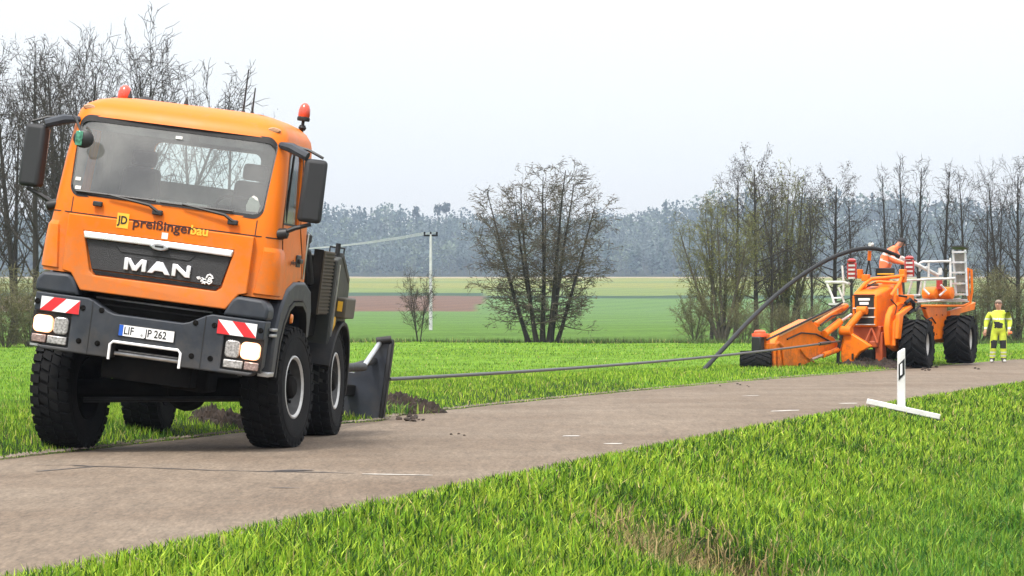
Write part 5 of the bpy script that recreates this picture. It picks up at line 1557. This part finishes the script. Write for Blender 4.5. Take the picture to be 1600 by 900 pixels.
# plough share in the middle
MB().tube([mv(1347, 486, -1.05), mv(1322, 516, -1.35)], .10, 12).build('share_cylinder', M_mo, plough)
c = mv(1347, 485, -1.05); MB().cyl(c + Vector((-.14, 0, 0)), c + Vector((.14, 0, 0)), .11).build('cylinder_eye', M_mo, plough)
c = mv(1322, 517, -1.35); MB().cyl(c + Vector((-.16, 0, 0)), c + Vector((.16, 0, 0)), .13).build('cylinder_eye', M_mo, plough)
SH = [(1316, 520), (1326, 516), (1333, 522), (1349, 532), (1362, 541), (1345, 550), (1336, 560), (1333, 574), (1318, 576), (1314, 556)]
P = [mv(*p, -1.3) for p in SH]
MB().prism([(p.x, p.z) for p in P], 'y', -1.35, -1.18).build('plough_share', M_mo, plough, .03)
MB().tube([mv(1315, 524, -1.42), mv(1310, 545, -1.42), mv(1309, 572, -1.42)], .05, 8).build('share_chain', M_blackp, plough)
MB().tube([mv(1362, 512, -.85), mv(1352, 535, -.95)], .03, 6).tube([mv(1362, 512, -.85), mv(1371, 536, -.95)], .03, 6).build('share_strut', M_md, plough)
MB().box(mv(1376, 545, -.6), (.22, .3, .9)).box(mv(1358, 538, -.7), (.6, .3, .18)).build('share_carrier', M_md, plough, .03)
MB().box(mv(1358, 560, -.6), (.5, .6, .5)).build('share_foot', M_under, plough, .08)
c = mv(1332, 557, -1.38); MB().box(c, (.05, .02, .16)).build('share_slot', M_blackp, plough)

# upper frame over the hood
MB().tube([mv(1336, 461, -.75), mv(1352, 443, -.3), mv(1362, 436, 0), mv(1395, 433, .2), mv(1414, 431, .2)], .05, 10).build('upper_frame', M_mo, plough)
MB().tube([mv(1336, 466, -.75), mv(1344, 452, -.4), mv(1372, 440, -.1), mv(1405, 442, .1)], .042, 10).tube([mv(1392, 462, -.6), mv(1405, 443, .0), mv(1411, 428, .3)], .045, 10).build('upper_frame', M_mo, plough)
MB().tube([mv(1399, 476, 0), mv(1399, 445, .1)], .05, 8).tube([mv(1408, 470, .2), mv(1406, 440, .3)], .06, 8).build('frame_post', M_mo, plough)
MB().box(mv(1344, 428, .1), (.13, .16, .26)).build('frame_bracket', M_mo, plough, .02)
MB().box(mv(1411, 431, .3), (.16, .2, .36)).build('frame_bracket', M_mo, plough, .02)
MB().box(mv(1353, 434, 0), (.2, .18, .18)).build('frame_bracket', M_mo, plough, .02)
# conduit guide mast
MB().tube([mv(1353, 430, .2), mv(1358, 405, .2)], .025, 8).tube([mv(1361, 430, .2), mv(1358, 405, .2)], .025, 8).build('guide_mast', M_blackp, plough)
MB().tube([mv(1358, 407, .2), mv(1359, 392, .2)], .05, 10).build('mast_head', M_mo, plough)
MB().lathe([(.055, -.08), (.035, -.03), (.035, .03), (.055, .08)], mv(1361, 382, .2), (0, 1, 0), 14).build('mast_roller', M_wr, plough)
# red lamp boards with white rungs
for (px, py) in ((1331, 423), (1421, 419)):
    c = mv(px, py, .5)
    lb = MB().box((c.x, c.y, c.z), (.28, .08, .46)).build('lamp_board', M_mred, plough, .03)
    for k in range(4): MB().box((c.x + .02, c.y - .05, c.z - .20 + k * .115), (.19, .04, .05)).build('lamp_rung', M_alu, lb)
    MB().lathe([(.12, 0), (.13, .05), (.06, .10)], (c.x, c.y, c.z + .24), (0, 0, 1), 12).build('lamp_dome', M_mred, lb)
# white railings
def rail(name, pts, r_, m_, v=None):
    MB().tube(pts, r_, 8).build(name, m_, plough)
rail('railing', [mv(1290, 441, .6), mv(1318, 441, .6), mv(1328, 444, .6)], .04, M_wr)
rail('railing', [mv(1292, 443, .6), mv(1300, 462, .6), mv(1304, 476, .6)], .035, M_wr)
rail('railing', [mv(1310, 449, .6), mv(1316, 463, .6), mv(1319, 472, .6)], .03, M_wr)
rail('railing', [mv(1316, 415, .6), mv(1318, 440, .6), mv(1318, 462, .6)], .03, M_wr)
rail('railing', [mv(1300, 466, .6), mv(1318, 465, .6)], .025, M_wr)
MB().box(mv(1310, 475, .6), (.42, .4, .06)).build('foot_board', M_alu, plough)
for pts in ([(1396, 439, 1.), (1440, 437, 1.), (1492, 435, 2.4)], [(1437, 424, 1.6), (1437, 411, 1.6), (1441, 409, 1.6), (1485, 408, 2.4)], [(1485, 403, 2.4), (1485, 436, 2.4)], [(1437, 418, 1.6), (1450, 418, 1.8)],
            [(1451, 410, 1.8), (1451, 433, 1.8)], [(1425, 440, 1.), (1418, 463, 1.)], [(1440, 440, 1.2), (1436, 462, 1.2)], [(1418, 462, 1.), (1438, 461, 1.2)], [(1485, 408, 2.4), (1486, 455, 2.4)], [(1446, 436, 1.6), (1444, 452, 1.6), (1452, 460, 1.6)], [(1470, 445, 2), (1478, 453, 2.1), (1468, 462, 2)]):
    rail('railing', [mv(*p) for p in pts], .032, M_wr)
# rear platform, tank, ladder
a, b = mv(1432, 469, 1.2), mv(1498, 464, 3.2)
MB().prism([(a.x - .2, 1.2), (b.x + .1, 3.3), (b.x + .1, 3.8), (a.x - .7, 3.8), (a.x - .9, 1.2)], 'z', a.z - .04, a.z + .04).build('platform', M_alu, plough, .01)
MB().tube([mv(1433, 472, 1.1), mv(1500, 467, 3.1)], .03, 6).build('platform_edge', M_wr, plough)
MB().lathe([(.05, -.45), (.17, -.42), (.18, 0), (.17, .42), (.05, .45)], mv(1466, 458, 2.4), (1, 0, 0), 18).build('tank', M_mo, plough)
MB().lathe([(.05, -.2), (.15, -.18), (.15, .18), (.05, .2)], mv(1453, 459, 2.0), (1, 0, 0), 16).build('tank', M_mo, plough)
MB().tube([mv(1440, 478, 1.), mv(1505, 478, 3.2), mv(1516, 473, 3.5), mv(1519, 455, 3.5), mv(1518, 422, 3.5), mv(1513, 419, 3.5), mv(1512, 440, 3.4), mv(1514, 470, 3.4)], .036, 10).build('tail_hoop', M_mo, plough)
MB().tube([mv(1468, 437, 2.2), mv(1468, 452, 2.2)], .09, 10).build('spool_post', M_mred, plough)
MB().lathe([(.05, -.1), (.07, 0), (.05, .1)], mv(1469, 424, 2.2), (0, 0, 1), 12).build('spool_knob', M_wr, plough)
lad = empty('ladder', (0, 0, 0), parent=plough)
for (q0, q1) in (((1489, 390), (1494, 462)), ((1508, 390), (1511, 462))):
    MB().tube([mv(*q0, 2.9), mv(*q1, 2.9)], .035, 8).build('ladder_rail', M_alu, lad)
for py in (394, 410, 426, 443, 460):
    A, B = mv(1491, py, 2.9), mv(1510, py, 2.9)
    MB().box(((A.x + B.x) / 2, 2.82, A.z), (B.x - A.x, .22, .05)).build('step', M_alu, lad)
for py in (402, 418, 435, 451):
    A = mv(1500.5, py, 3.05)
    MB().box((A.x, 3.02, A.z), (.32, .02, .20)).build('step_back', mat('dusty_panel', (.30, .28, .25), .7, var=.2, vscale=8), lad)
A = mv(1498, 388, 2.9)
MB().box((A.x, 2.95, A.z + .02), (.42, .36, .03), (R(-12), 0, 0)).build('ladder_top', M_blackp, lad)
# operator's console
MB().box(mv(1383, 425, .7), (.46, .3, .22)).build('console', M_blackp, plough, .02)
MB().box(mv(1384, 428, .55), (.48, .06, .03)).build('console_trim', M_yellow, plough)
MB().box(mv(1392, 482, 1.0), (1.3, 1.2, .06)).build('operator_platform', M_alu, plough)
# white conduit chute behind the operator
MB().tube([mv(1408, 402, 1.0), mv(1430, 412, 1.4), mv(1452, 423, 1.9), mv(1466, 430, 2.2)], .05, 10).build('conduit_chute', M_wr, plough)

for pts_ in ([(1282, 508, -.7), (1300, 494, -.7), (1318, 490, -.7), (1330, 478, -.7)], [(1230, 530, -.76), (1252, 520, -.76), (1275, 522, -.76), (1300, 535, -.76)]):
    MB().tube([mu(*p) for p in pts_], .022, 6).build('hydraulic_hose', M_pipe, plough)
for pts_ in ([(1392, 468, .62), (1401, 478, .62), (1398, 492, .62)], [(1440, 492, .74), (1448, 500, .74), (1456, 496, .74), (1462, 505, .74)]):
    MB().tube([mu(*p) for p in pts_], .02, 6).build('hydraulic_hose', M_pipe, plough)
for (px, py) in ((1463, 492), (1472, 492), (1463, 522), (1474, 522)):
    c = mu(px, py, .725); MB().cyl(c, c + Vector((.02, 0, 0)), .022, 8).build('bolt', M_md, plough)

# ------------------------------------------------------------------ conduit and winch rope
def cat_rom(P, n=10):
    out = []
    for i in range(len(P) - 1):
        p0, p1, p2, p3 = P[max(i - 1, 0)], P[i], P[i + 1], P[min(i + 2, len(P) - 1)]
        for k in range(n):
            t = k / n
            out.append(.5 * ((2 * p1) + (p2 - p0) * t + (2 * p0 - 5 * p1 + 4 * p2 - p3) * t * t + (3 * p1 - p0 - 3 * p2 + p3) * t ** 3))
    return out + [P[-1]]
cp_ = [(1092, 586, 73.5), (1130, 545, 75), (1180, 492, 77), (1230, 447, 78.5), (1280, 413, 79.6), (1320, 395, 80.3), (1352, 388, 80.7), (1380, 391, 81.0), (1405, 401, 81.2)]
con = MB().tube(cat_rom([at(*p) for p in cp_]), .058, 14).build('cable_conduit', M_pipe)
tag(con, 'thick black conduit arching from the grass up over the plough\'s guide mast', 'conduit')
A, B = TM @ Vector((B1 + .03, 11.25, .72)), at(1312, 533, 79.2)
rope_p = [A.lerp(B, t) - Vector((0, 0, .10 * 4 * t * (1 - t))) for t in [i / 24 for i in range(25)]]
rp = MB().tube(rope_p, .026, 8).build('winch_rope', mat('steel_rope', (.085, .085, .085), .45, .5, var=.4, vscale=30))
tag(rp, 'taut steel winch rope stretched over the grass from truck to plough', 'rope')
MB().tube([rope_p[22] + Vector((0, 0, 0)), rope_p[23]], .045, 8).build('rope_shackle', M_blackp, rp)

# ------------------------------------------------------------------ turned soil
def soil_heap(name, label, cx, cy, rx, ry, h, seed, rot=0.0):
    rng = np.random.default_rng(seed)
    n = 34
    U, V = np.meshgrid(np.linspace(-1, 1, n), np.linspace(-1, 1, n), indexing='ij')
    rr = np.sqrt(U ** 2 + V ** 2)
    ang = np.arctan2(V, U)
    edge = 1 + .18 * np.sin(3 * ang + seed) + .10 * np.sin(7 * ang)
    Hh = np.clip(1 - (rr / edge) ** 2, 0, 1) ** .7 * h
    Hh *= 1 + .5 * rng.normal(0, .5, U.shape).clip(-.8, 1.2)
    x = U * rx; y_ = V * ry
    X = cx + x * math.cos(rot) - y_ * math.sin(rot); Y = cy + x * math.sin(rot) + y_ * math.cos(rot)
    Z = np.array([[gz(X[i, j], Y[i, j]) for j in range(n)] for i in range(n)]) + Hh - .035
    idx = np.arange(n * n).reshape(n, n)
    F = np.stack([idx[:-1, :-1], idx[1:, :-1], idx[1:, 1:], idx[:-1, 1:]], -1).reshape(-1, 4)
    o = np_mesh(name, np.stack([X, Y, Z], -1).reshape(-1, 3), F.ravel(), np.full(len(F), 4), M_soil, shade=False)
    return tag(o, label, 'soil heap')
g1 = ground_pt(640, 645)
soil_heap('soil_heap', 'dark turned soil pushed up beside the grey anchor blade', g1.x - .10, g1.y - .32, .66, .40, .26, 3, .25)
rngt = np.random.default_rng(31)
tx, ty = g1.x - .55 + rngt.normal(0, .36, 2600), g1.y - .35 + rngt.normal(0, .42, 2600)
bz_ = np.where((s_far(tx, ty) < 0), .05, .04) + .10 * np.exp(-(((tx - g1.x + .1) / .5) ** 2 + ((ty - g1.y + .1) / .3) ** 2))
tt = grass_tint(rngt, tx, ty, (.07, .15, .02), (.15, .21, .035), (.02, .06, .01))
kt = rngt.random(2600) < .45
tx, ty, tt, bz_ = tx[kt], ty[kt], tt[kt], bz_[kt]
blades('grass', 'torn grass tufts lying on the soil at the foot of the anchor blade', tx, ty, .08 + .14 * rngt.random(len(tx)), .012 + .008 * rngt.random(len(tx)), tt, 7, .9, lift=bz_)
g2 = ground_pt(1372, 574)
soil_heap('soil_heap', 'dark ploughed-up soil under the plough share and front wheel', g2.x, g2.y + .2, 1.1, .8, .24, 5, .5)
g3 = ground_pt(330, 672)
soil_heap('soil_heap', 'brown earth heap under the truck between its wheels', g3.x, g3.y + 1.0, .45, .5, .20, 8, .1)
rng = random.Random(9)
cl = MB()
for (px, py, s, k) in [(1130, 575, .05, 4), (1180, 590, .035, 5), (1290, 575, .05, 8), (1400, 572, .06, 16), (1440, 578, .05, 8), (1470, 560, .05, 6), (960, 606, .04, 5), (720, 681, .03, 3), (1150, 603, .035, 5), (640, 655, .05, 14), (1545, 577, .04, 2)]:
    for _ in range(k):
        p = road_pt(px + rng.uniform(-26, 26), py + rng.uniform(-4, 4)); r_ = s * rng.uniform(.4, 1.2)
        cl.lathe([(r_ * .3, -.2 * r_), (r_, .1 * r_), (r_ * .75, .5 * r_), (r_ * .2, .75 * r_)], p + Vector((0, 0, r_ * .1)), (rng.uniform(-.3, .3), rng.uniform(-.3, .3), 1), 6)
o = cl.build('soil_clods', M_soil); tag(o, 'small clods of dark soil strewn on the asphalt', 'soil', kind='stuff')

# crumbled edge stones along both sides of the asphalt
rs = np.random.default_rng(41)
def edge_stones(name, label, fx, n, side):
    Yq = 15 * (85 / 15) ** rs.random(n)
    Xq = fx(Yq) + side * (np.abs(rs.normal(0, .11, n)) - .06)
    sz = rs.uniform(.006, .022, n)
    base = np.array([[1, 0, 0], [-.5, .86, 0], [-.5, -.86, 0], [0, 0, .9]])
    V = (base[None] * sz[:, None, None] * rs.uniform(.6, 1.4, (n, 4, 1)))
    V[:, :, 0] += Xq[:, None]; V[:, :, 1] += Yq[:, None]
    V[:, :, 2] += (base_z(Yq) + .012)[:, None]
    F = (np.arange(n) * 4)[:, None, None] + np.array([[0, 1, 3], [1, 2, 3], [2, 0, 3]])[None]
    o = np_mesh(name, V.reshape(-1, 3), F.ravel(), np.full(3 * n, 3), mat('edge_gravel', (.20, .165, .13), .95, var=.4, vscale=3))
    tag(o, label, 'gravel', kind='stuff')
edge_stones('gravel', 'loose grit along the far edge of the road', far_x, 5000, -1)
edge_stones('gravel', 'loose grit along the near edge of the road', near_x, 5000, 1)

# ------------------------------------------------------------------ delineator post
bp0 = at(1408, 640, 47.6)
nx_ = near_x(bp0.y)
base = Vector((bp0.x, bp0.y, bp0.z))
post = empty('delineator_post', base, (0, 0, R(10)))
tag(post, 'white roadside delineator post with black slanted band on a long foot bar', 'delineator post')
PW, PD = .062, .05
col_ = []
for z, t in ((.0, 1.0), (.92, .92), (1.0, .92)):
    pass
MB().add([(-PW, -PD, -.06), (PW, -PD, -.06), (PW, PD, -.06), (-PW, PD, -.06), (-PW * .95, -PD * .9, .93), (PW * .95, -PD * .9, 1.0), (PW * .95, PD * .9, 1.0), (-PW * .95, PD * .9, .93)],
         [(0, 3, 2, 1), (4, 5, 6, 7), (0, 1, 5, 4), (1, 2, 6, 5), (2, 3, 7, 6), (3, 0, 4, 7)]).build('post_shaft', mat('delineator_white', (.66, .66, .64), .55, var=.06, vscale=9, dirt=(.36, .34, .28), dscale=5, damount=.45), post, .02, seg=3)
MB().prism([(-PW * .97, .47), (PW * .66, .57), (PW * .66, .83), (-PW * .97, .73)], 'y', -PD - .004, -PD + .004).build('black_band', M_blackp, post)
MB().prism([(-PW * .55, .55), (-PW * .0, .575), (-PW * .0, .755), (-PW * .55, .73)], 'y', -PD - .008, -PD - .002).build('reflector', M_white, post)
e0, e1 = at(1356, 631, 47.7), at(1465, 657, 47.2)
fbar = MB()
d_ = (e1 - e0); L_ = d_.length
ax = math.atan2(d_.z, math.hypot(d_.x, d_.y))
mid = (e0 + e1) / 2 - base
foot = MB().box((0, 0, .05), (L_, .12, .09)).build('foot_bar', MATS['delineator_white'], post, .012)
foot.location = Matrix.Rotation(-R(10), 3, 'Z') @ mid
foot.rotation_euler = (0, -ax, -R(10))
MB().box((0, 0, 0), (.12, .12, .10)).build('foot_socket', MATS['delineator_white'], post, .012, loc=(0, 0, .02), rot=(0, -ax, -R(10)))

# ------------------------------------------------------------------ power pole and wires
g = (673, 238.0)
x = (g[0] - 800) / FPX * g[1]; z0 = gz(x, g[1]); top = at(673, 366, g[1]).z
pole = empty('power_pole', (x, g[1], z0)); tag(pole, 'pale concrete power pole with short crossarm in the field', 'power pole')
hP = top - z0
MB().tube([(0, 0, -.3), (0, 0, hP)], [.15, .10], 12).build('pole_shaft', mat('concrete_pale', (.45, .46, .46), .8, var=.12, vscale=3), pole)
MB().box((0, 0, hP - .10), (1.15, .14, .14)).build('crossarm', M_under, pole)
for dx in (-.5, 0, .5): MB().lathe([(.05, 0), (.09, .06), (.06, .12), (.09, .18), (.03, .24)], (dx, 0, hP - .03), (0, 0, 1), 10).build('insulator', M_under, pole)
w_end = at(380, 390, 330)
x2, z2 = w_end.x, gz(w_end.x, 330)
pole2 = empty('power_pole', (x2, 330, z2)); tag(pole2, 'farther pale power pole standing behind the truck', 'power pole')
MB().tube([(0, 0, -.3), (0, 0, w_end.z - z2 - .1)], [.15, .10], 12).build('pole_shaft', MATS['concrete_pale'], pole2)
MB().box((0, 0, w_end.z - z2 - .2), (1.15, .14, .14)).build('crossarm', M_under, pole2)
for dx, wn_ in ((-.5, 'left end'), (.0, 'middle'), (.5, 'right end')):
    A = Vector((x + dx, g[1], top + .15)); B = w_end + Vector((dx, 0, 0))
    pts = [A.lerp(B, t) - Vector((0, 0, .5 * 4 * t * (1 - t))) for t in [i / 20 for i in range(21)]]
    o = MB().tube(pts, .022, 5).build('power_line', mat('wire', (.55, .56, .58), .5, .5))
    tag(o, f'thin overhead wire running left from the {wn_} of the pale pole\'s crossarm', 'wire', 'overhead wires from the pole')

# ------------------------------------------------------------------ people
def skin_mesh(nodes, edges, root, sub=2):
    """nodes: name -> (pos, radius or (rx, ry))"""
    names = list(nodes)
    me = bpy.data.meshes.new('body')
    me.from_pydata([nodes[k][0] for k in names], [(names.index(a), names.index(b)) for a, b in edges], [])
    o = bpy.data.objects.new('body', me); COL.objects.link(o)
    sk = o.modifiers.new('skin', 'SKIN'); sk.use_smooth_shade = True; sk.branch_smoothing = .4
    sv = me.skin_vertices[0].data
    for i, k in enumerate(names):
        r_ = nodes[k][1]; sv[i].radius = r_ if isinstance(r_, tuple) else (r_, r_)
        sv[i].use_root = (k == root)
    ss = o.modifiers.new('sub', 'SUBSURF'); ss.levels = ss.render_levels = sub
    bake(o)
    m = o.data; bpy.data.objects.remove(o, do_unlink=True)
    return m

def arm(N, E, s, sh, el, wr, hand_dir, curl, r=(.068, .055, .042)):
    """Arm chain with a hand of four fingers and a thumb."""
    hd = Vector(hand_dir).normalized()
    N[s + 'sh'] = (sh, r[0] + .012); N[s + 'el'] = (el, r[1]); N[s + 'wr'] = (wr, r[2] * .85)
    palm = Vector(wr) + hd * .085
    N[s + 'pm'] = (palm, (.040, .024))
    E += [('chest', s + 'sh'), (s + 'sh', s + 'el'), (s + 'el', s + 'wr'), (s + 'wr', s + 'pm')]
    side = hd.cross(Vector((0, 1, 0))).normalized() if abs(hd.y) < .8 else Vector((1, 0, 0))
    fwd = side.cross(hd).normalized() * curl
    for k, (o_, l_) in enumerate(((-.030, .075), (-.010, .085), (.011, .080), (.031, .062))):
        b = palm + side * o_ + hd * .02; c = b + hd * l_ * .55 + fwd * .015; d = c + hd * l_ * .30 + fwd * .04
        N[f'{s}f{k}a'] = (b, .011); N[f'{s}f{k}b'] = (c, .0095); N[f'{s}f{k}c'] = (d, .008)
        E += [(s + 'pm', f'{s}f{k}a'), (f'{s}f{k}a', f'{s}f{k}b'), (f'{s}f{k}b', f'{s}f{k}c')]
    t0 = Vector(wr) + hd * .045 - side * .030; t1 = t0 - side * .022 + hd * .035 + fwd * .02; t2 = t1 + hd * .03 + fwd * .01
    N[s + 't0'] = (t0, .013); N[s + 't1'] = (t1, .011); N[s + 't2'] = (t2, .009)
    E += [(s + 'wr', s + 't0'), (s + 't0', s + 't1'), (s + 't1', s + 't2')]

M_hv = mat('high_vis_yellow', (.52, .62, .04), .7, var=.22, vscale=7, bump=.6, bscale=11, dirt=(.28, .28, .06), dscale=4, damount=.6)
M_hvb = mat('work_black', (.014, .014, .016), .8, var=.2, vscale=12, bump=.2, bscale=20)
M_hvs = mat('reflective_silver', (.66, .68, .66), .4, .2)
M_hvo = mat('high_vis_orange', (.92, .20, .075), .7, var=.12, vscale=7, bump=.3, bscale=14)
M_skin = mat('skin', (.46, .25, .17), .6, var=.08, vscale=12)
M_hair = mat('hair', (.16, .11, .07), .8, var=.2, vscale=40)
M_boot = mat('boot_leather', (.02, .018, .016), .6)
M_sole = mat('boot_toe', (.5, .5, .48), .6)

def head_parts(parent, c, face, hair_mat, cap=None):
    """Nose, ears, eyes, mouth and hair or cap on a head centred at c; face = forward direction."""
    f = Vector(face).normalized(); s = f.cross(Vector((0, 0, 1))).normalized(); u = s.cross(f)
    hd = empty('head', (0, 0, 0), parent=parent)
    c = Vector(c)
    MB().tube([c + f * .085 + u * .01, c + f * .115 - u * .025, c + f * .09 - u * .035], [.010, .017, .012], 8).build('nose', M_skin, hd)
    for q in (1, -1):
        MB().lathe([(.004, -.01), (.028, 0), (.022, .012), (.004, .016)], c + s * q * .082 - u * .01, s * q, 10).build('ear', M_skin, hd)
        MB().lathe([(.001, .008), (.010, .004), (.012, 0)], c + f * .088 + s * q * .032 + u * .015, f, 10).build('eye', M_blackp, hd)
    MB().tube([c + f * .090 - s * .022 - u * .062, c + f * .096 - u * .064, c + f * .090 + s * .022 - u * .062], .006, 6).build('mouth', mat('lips', (.30, .10, .08), .6), hd)
    hb = MB(); n = 16; rows = 7
    for i in range(rows + 1):
        ph = (i / rows) * R(96)
        for j in range(n):
            th = 2 * math.pi * j / n
            front = math.cos(th)
            r_ = .104 if cap else .098
            p = Vector((math.sin(ph) * math.cos(th), math.sin(ph) * math.sin(th), math.cos(ph)))
            lim = .035 if front > .45 and i == rows else 0
            hb.v.append(tuple(c + (f * p.x + s * p.y) * (r_ * (1.0 if front < .3 else .98)) + u * (.03 + p.z * .098 + lim)))
    for i in range(rows):
        for j in range(n):
            hb.f.append([i * n + j, i * n + (j + 1) % n, (i + 1) * n + (j + 1) % n, (i + 1) * n + j]); hb.m.append(0)
    hb.build('cap' if cap else 'hair', cap or hair_mat, hd)
    if cap: MB().grid(lambda a, b: c + f * (.09 + .075 * b) + s * ((a - .5) * .15 * (1 - .25 * b)) + u * (.045 - .012 * b - .03 * (2 * a - 1) ** 2), 8, 3).build('cap_visor', cap, hd)
    return hd

def person(name, label, loc, rz, N, E, zone, mats):
    me = skin_mesh(N, E, 'pelvis', 3)
    for m_ in mats: me.materials.append(m_)
    for p in me.polygons:
        p.material_index = zone(p.center, p.normal)
        p.use_smooth = True
    root = empty(name, loc, (0, 0, rz)); tag(root, label, 'person')
    o = bpy.data.objects.new('body', me); COL.objects.link(o); o.parent = root
    return root

def legs(N, E, pel, hips, knees, ankles, toes, r=(.105, .082, .062)):
    for s, h, k, a, t in zip('lr', hips, knees, ankles, toes):
        N[s + 'hip'] = (h, r[0]); N[s + 'kn'] = (k, r[1]); N[s + 'cf'] = (Vector(k).lerp(Vector(a), .4), r[1] * .92); N[s + 'an'] = (a, r[2])
        N[s + 'ft'] = (Vector(a).lerp(Vector(t), .5) - Vector((0, 0, .03)), .05); N[s + 'to'] = (t, .045)
        E += [('pelvis', s + 'hip'), (s + 'hip', s + 'kn'), (s + 'kn', s + 'cf'), (s + 'cf', s + 'an'), (s + 'an', s + 'ft'), (s + 'ft', s + 'to')]

# standing worker in yellow, facing the camera side, arms hanging
N, E = {}, []
N['pelvis'] = ((.025, 0, .93), (.18, .14)); N['spine'] = ((.01, 0, 1.14), (.20, .155)); N['chest'] = ((-.015, -.01, 1.36), (.205, .155))
N['neck'] = ((0, -.01, 1.53), .062); N['head0'] = ((0, -.02, 1.60), (.072, .085)); N['head1'] = ((0, -.02, 1.70), (.080, .092)); N['head2'] = ((0, -.015, 1.76), (.055, .06))
E += [('pelvis', 'spine'), ('spine', 'chest'), ('chest', 'neck'), ('neck', 'head0'), ('head0', 'head1'), ('head1', 'head2')]
legs(N, E, None, [(-.11, 0, .86), (.11, 0, .86)], [(-.135, -.02, .49), (.125, -.02, .48)], [(-.16, .02, .09), (.13, .02, .09)], [(-.19, -.17, .045), (.16, -.18, .045)], (.118, .095, .078))
arm(N, E, 'l', (-.215, 0, 1.43), (-.31, .02, 1.17), (-.34, -.07, .93), (-.15, -.25, -1), .8, (.082, .074, .056))
arm(N, E, 'r', (.215, 0, 1.43), (.30, .03, 1.16), (.27, -.12, .94), (-.1, -.35, -1), .8, (.082, .074, .056))
def zone_y(c, nn):
    x, y, z = c
    if z > 1.505 and abs(x) < .16: return 3
    if z < .955 and abs(x) > .235: return 3
    if z < .085: return 6 if (y < -.13) else 4
    if z < .13: return 4
    if .17 < z < .21 or .27 < z < .31: return 2
    if .40 < z < .64 and y < .0 and (abs(x) < .20): return 1
    if .97 < z < 1.02 and abs(x) > .22: return 2
    if 1.235 < z < 1.275: return 2
    if .99 < z < 1.16 and abs(x) < .11 and y < .0: return 1
    if z > 1.42 and abs(x) > .16: return 1 if z > 1.455 else 0
    return 0
pw = at(1560, 565, 85.0)
pz = max(gz(pw.x, pw.y), road_z(pw.x, pw.y))
wk = person('person', 'worker in yellow high-visibility suit with black knee pads, standing beside the plough', (pw.x, pw.y, pz), R(-8), N, E, zone_y, [M_hv, M_hvb, M_hvs, M_skin, M_boot, M_hair, M_sole])
wk.scale = (1.10, 1.10, 1.0)
head_parts(wk, (0, -.02, 1.685), (-.25, -1, 0), mat('grey_hair', (.20, .16, .12), .8, var=.2, vscale=40))
MB().box((.30, -.18, .86), (.10, .06, .07)).build('glove', M_hvo, wk, .02)

# operator in orange, bent forward over the machine towards the picture's right
N, E = {}, []
N['pelvis'] = ((0, 0, .90), (.15, .14)); N['spine'] = ((.05, 0, 1.10), (.20, .20)); N['chest'] = ((.15, 0, 1.28), (.215, .22))
N['neck'] = ((.28, 0, 1.44), .07); N['head0'] = ((.34, 0, 1.48), (.08, .075)); N['head1'] = ((.38, 0, 1.56), (.085, .08)); N['head2'] = ((.39, 0, 1.62), (.055, .055))
E += [('pelvis', 'spine'), ('spine', 'chest'), ('chest', 'neck'), ('neck', 'head0'), ('head0', 'head1'), ('head1', 'head2')]
legs(N, E, None, [(0, -.11, .84), (0, .11, .84)], [(.08, -.13, .46), (.05, .13, .46)], [(-.03, -.14, .09), (-.05, .14, .09)], [(.15, -.15, .045), (.13, .15, .045)], (.115, .09, .07))
arm(N, E, 'l', (.17, -.215, 1.36), (.20, -.27, 1.10), (.46, -.20, 1.02), (1, .1, -.2), .5, (.105, .095, .068))
arm(N, E, 'r', (.17, .215, 1.36), (.30, .28, 1.12), (.54, .22, 1.06), (1, -.1, -.1), .5, (.105, .095, .068))
def zone_o(c, nn):
    x, y, z = c
    if x > .30 and z > 1.455 and abs(y) < .12: return 3
    if x > .455 and z < 1.2: return 3
    if z < .12: return 4
    d_ = (c - Vector((0, 0, .90))).dot(Vector((.37, 0, .93)))
    if .16 < d_ < .20 or .32 < d_ < .36: return 2
    return 0
MOP = mv(1381, 470, 1.0)
pp = MM @ Vector((MOP.x, 1.0, mv(1392, 466, 1.0).z - .16))
op = person('person', 'machine operator in orange work suit and black cap, bending over the plough', (pp.x, pp.y, pp.z), R(-12), N, E, zone_o, [M_hvo, M_hvb, M_hvs, M_skin, M_boot])
head_parts(op, (.375, 0, 1.545), (1, 0, -.45), M_hair, cap=M_hvb)
op.scale = (1.25, 1.25, 1.10)

# ------------------------------------------------------------------ haze over the valley
hz = bpy.data.materials.new('valley_haze'); hz.use_nodes = True
hn, hl_ = hz.node_tree.nodes, hz.node_tree.links
hn.clear()
ho = hn.new('ShaderNodeOutputMaterial'); pv = hn.new('ShaderNodeVolumePrincipled')
pv.inputs['Color'].default_value = (.64, .79, 1.0, 1); pv.inputs['Density'].default_value = HAZE_D; pv.inputs['Anisotropy'].default_value = 0.0
hl_.new(pv.outputs[0], ho.inputs['Volume'])
o = MB().box((0, 1290, 72), (5200, 2750, 150)).build('haze', hz)
tag(o, 'thin bluish spring haze over the valley', 'haze', kind='stuff')
